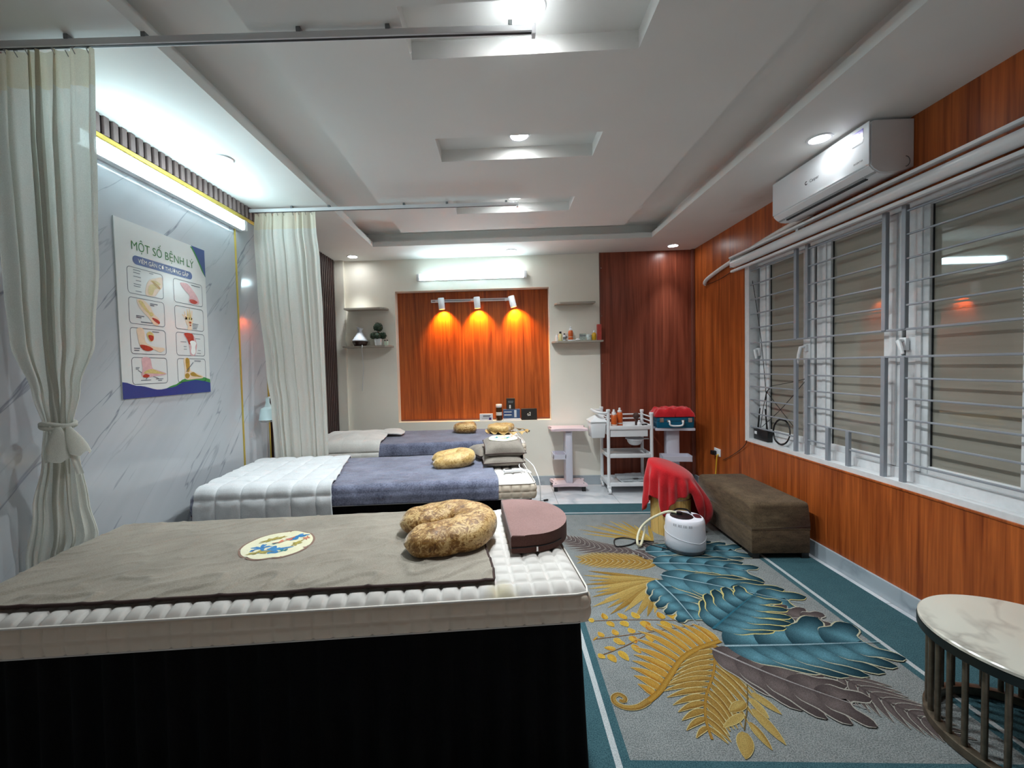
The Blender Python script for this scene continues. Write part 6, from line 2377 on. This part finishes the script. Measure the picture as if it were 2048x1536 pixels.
# ------------------------------------------------------------------ round marble table
M['table_marble'] = marble('cream_marble_top', lin(226, 222, 208), lin(140, 130, 122), (1.2, 0.8, 1), (0, 0, 0.7), 0.18, 0.035, 3.0, 0.7)
M['aged_metal'] = plain('aged_dark_metal', lin(104, 94, 80), 0.35, 0.6, var=0.3, vscale=30)
M['dark_metal'] = plain('black_green_metal', lin(30, 38, 38), 0.4, 0.4)
tbx, tby = 1.800, 1.445
tb_ = empty('side_table', (tbx, tby, RZ + 0.006), 0, 'round low table with marble top and ring of metal rods', 'table')
TR = 0.293
B().lathe([(TR - 0.008, 0.366), (TR, 0.369), (TR, 0.378), (TR - 0.004, 0.382), (0.0005, 0.382)], (0, 0, 0), 72, True, False).build('marble_top', M['table_marble'], tb_, 40)
B().lathe([(TR - 0.03, 0.338), (TR + 0.002, 0.338), (TR + 0.002, 0.366), (TR - 0.03, 0.366)], (0, 0, 0), 72, False, False).build('top_rim', M['dark_metal'], tb_, 40)
B().lathe([(0.246, 0.0), (0.276, 0.0), (0.276, 0.028), (0.270, 0.031), (0.246, 0.031), (0.246, 0.0)], (0, 0, 0), 72, False, False).build('base_ring', M['aged_metal'], tb_, 40)
rod = B().cyl((0, 0, 0.030), (0, 0, 0.340), 0.0085, 10).build('rod', M['aged_metal'], tb_, 60)
for i in range(32):
    o = rod if i == 0 else bpy.data.objects.new('rod', rod.data)
    if i:
        COL.objects.link(o)
        o.parent = tb_
    a = 2 * PI * (i + 0.3) / 32
    o.location = (0.262 * math.cos(a), 0.262 * math.sin(a), 0)

# ------------------------------------------------------------------ socket, plug, cables
so = empty('wall_socket', (XR, 4.235, 0.455), 0, 'white double wall socket with a black plug on the wood wall', 'socket')
B().box(-0.010, 0.0, -0.060, 0.060, -0.038, 0.038, 0.004).build('plate', M['white_plastic'], so, 40)
B().box(-0.012, -0.009, -0.045, -0.005, -0.022, 0.022).build('socket_face', M['white_gloss'], so)
B().box(-0.052, -0.010, 0.005, 0.055, -0.030, 0.012, 0.006).build('black_plug', M['black_plastic'], so, 40)
yc = [(2.133, 4.20, 0.435), (2.118, 4.20, 0.42), (2.115, 4.22, 0.25), (2.118, 4.26, 0.06), (2.12, 4.24, 0.012)]
tag(B().tube(catmull(yc, 6), 0.006, 6).build('yellow_cable', plain('yellow_cable', lin(230, 180, 50), 0.4), None, 180), 'yellow cable dropping from the wall socket behind the ottoman', 'cable')
kc2 = catmull([(2.132, 3.72, 0.665), (2.128, 3.74, 0.62), (2.132, 3.84, 0.55), (2.134, 3.98, 0.47), (2.134, 4.12, 0.40)], 6)
tag(B().tube(kc2, 0.003, 5).build('black_cable', M['black_plastic'], None, 180), 'thin black cable running down the wood wall from the window corner', 'cable')
# plug and cable end on the floor by the middle bed
fp = catmull([(0.24, 2.68, 0.006), (0.30, 3.4, 0.006), (0.34, 4.10, 0.006), (0.38, 4.22, 0.006), (0.42, 4.17, 0.006)], 8)
o = empty('floor_plug', (0.42, 4.17, 0.004), 0.4, 'dark plug and thin cable lying on the pale tiles beside the beds', 'plug')
B().box(-0.03, 0.02, -0.009, 0.009, 0.0, 0.016, 0.004).build('plug_body', M['black_plastic'], o, 40)
ob = B().tube([(p.x, p.y, p.z) for p in catmull([(0.0, -0.0, 0.006), (-0.06, 0.01, 0.005), (-0.12, 0.04, 0.005), (-0.16, 0.02, 0.02), (-0.17, 0.0, 0.005), (-0.21, 0.02, 0.005)], 6)], 0.003, 5).build('cable', M['black_plastic'], o, 60)

# router on the window sill
rt = empty('wifi_router', (2.198, 3.60, WZ0 + 0.0305), math.radians(88), 'black wifi router with aerials on the window sill behind the bars', 'router')
B().box(-0.10, 0.10, -0.022, 0.022, 0, 0.09, 0.004).build('body', M['black_plastic'], rt, 40)
B().box(0.05, 0.085, 0.0215, 0.0235, 0.045, 0.07).build('label', M['white_plastic'], rt)
for x, l_ in ((0.075, 0.03), (-0.06, -0.03)):
    B().tube([(x, 0, 0.09), (x - l_ * 0.4, 0.0, 0.16), (x - l_, 0.0, 0.27)], [0.007, 0.006, 0.005], 8).build('aerial', M['black_plastic'], rt, 60)
b = B()
for i in range(7):
    rr = 0.098 + 0.003 * math.sin(i * 2.1)
    b.tube([(0.004 * math.sin(i * 3), rr * math.cos(2 * PI * k / 32), rr * 1.0 * math.sin(2 * PI * k / 32) + 0.004 * math.sin(k * 0.7 + i)) for k in range(32)], 0.0026, 5, closed=True)
o = b.build('cable_coil', M['black_plastic'], None, 180)
o.location = (2.193, 3.36, WZ0 + 0.140)
o.rotation_euler = (0, 0.08, 0)
tag(o, 'coil of thin black cable leaning on the window sill beside the router', 'cable')
b = B()
b.tube(catmull([(2.193, 3.55, 0.78), (2.188, 3.54, 0.92), (2.186, 3.535, 1.06), (2.186, 3.545, 1.12), (2.186, 3.60, 1.5), (2.182, 3.68, 1.9), (2.178, 3.74, 2.14)], 6), 0.0025, 5)
b.tube(catmull([(2.19, 3.56, 1.02), (2.186, 3.53, 1.10), (2.186, 3.50, 1.13), (2.186, 3.55, 1.135)], 5), 0.004, 5)
b.tube(catmull([(2.186, 3.545, 1.11), (2.186, 3.40, 1.0), (2.188, 3.22, 0.86)], 5), 0.0025, 5)
b.tube(catmull([(2.186, 3.49, 1.15), (2.186, 3.25, 1.19), (2.186, 3.10, 1.22)], 5), 0.0025, 5)
b.tube(catmull([(2.188, 3.60, 0.80), (2.186, 3.35, 0.98), (2.186, 3.10, 1.20)], 5), 0.0025, 5)
b.tube(catmull([(2.188, 3.62, 0.78), (2.186, 3.58, 0.95), (2.186, 3.54, 1.09)], 5), 0.0025, 5)
tag(b.build('cable_bundle', M['black_plastic'], None, 180), 'thin black cables criss-crossing behind the window bars above the router', 'cable')
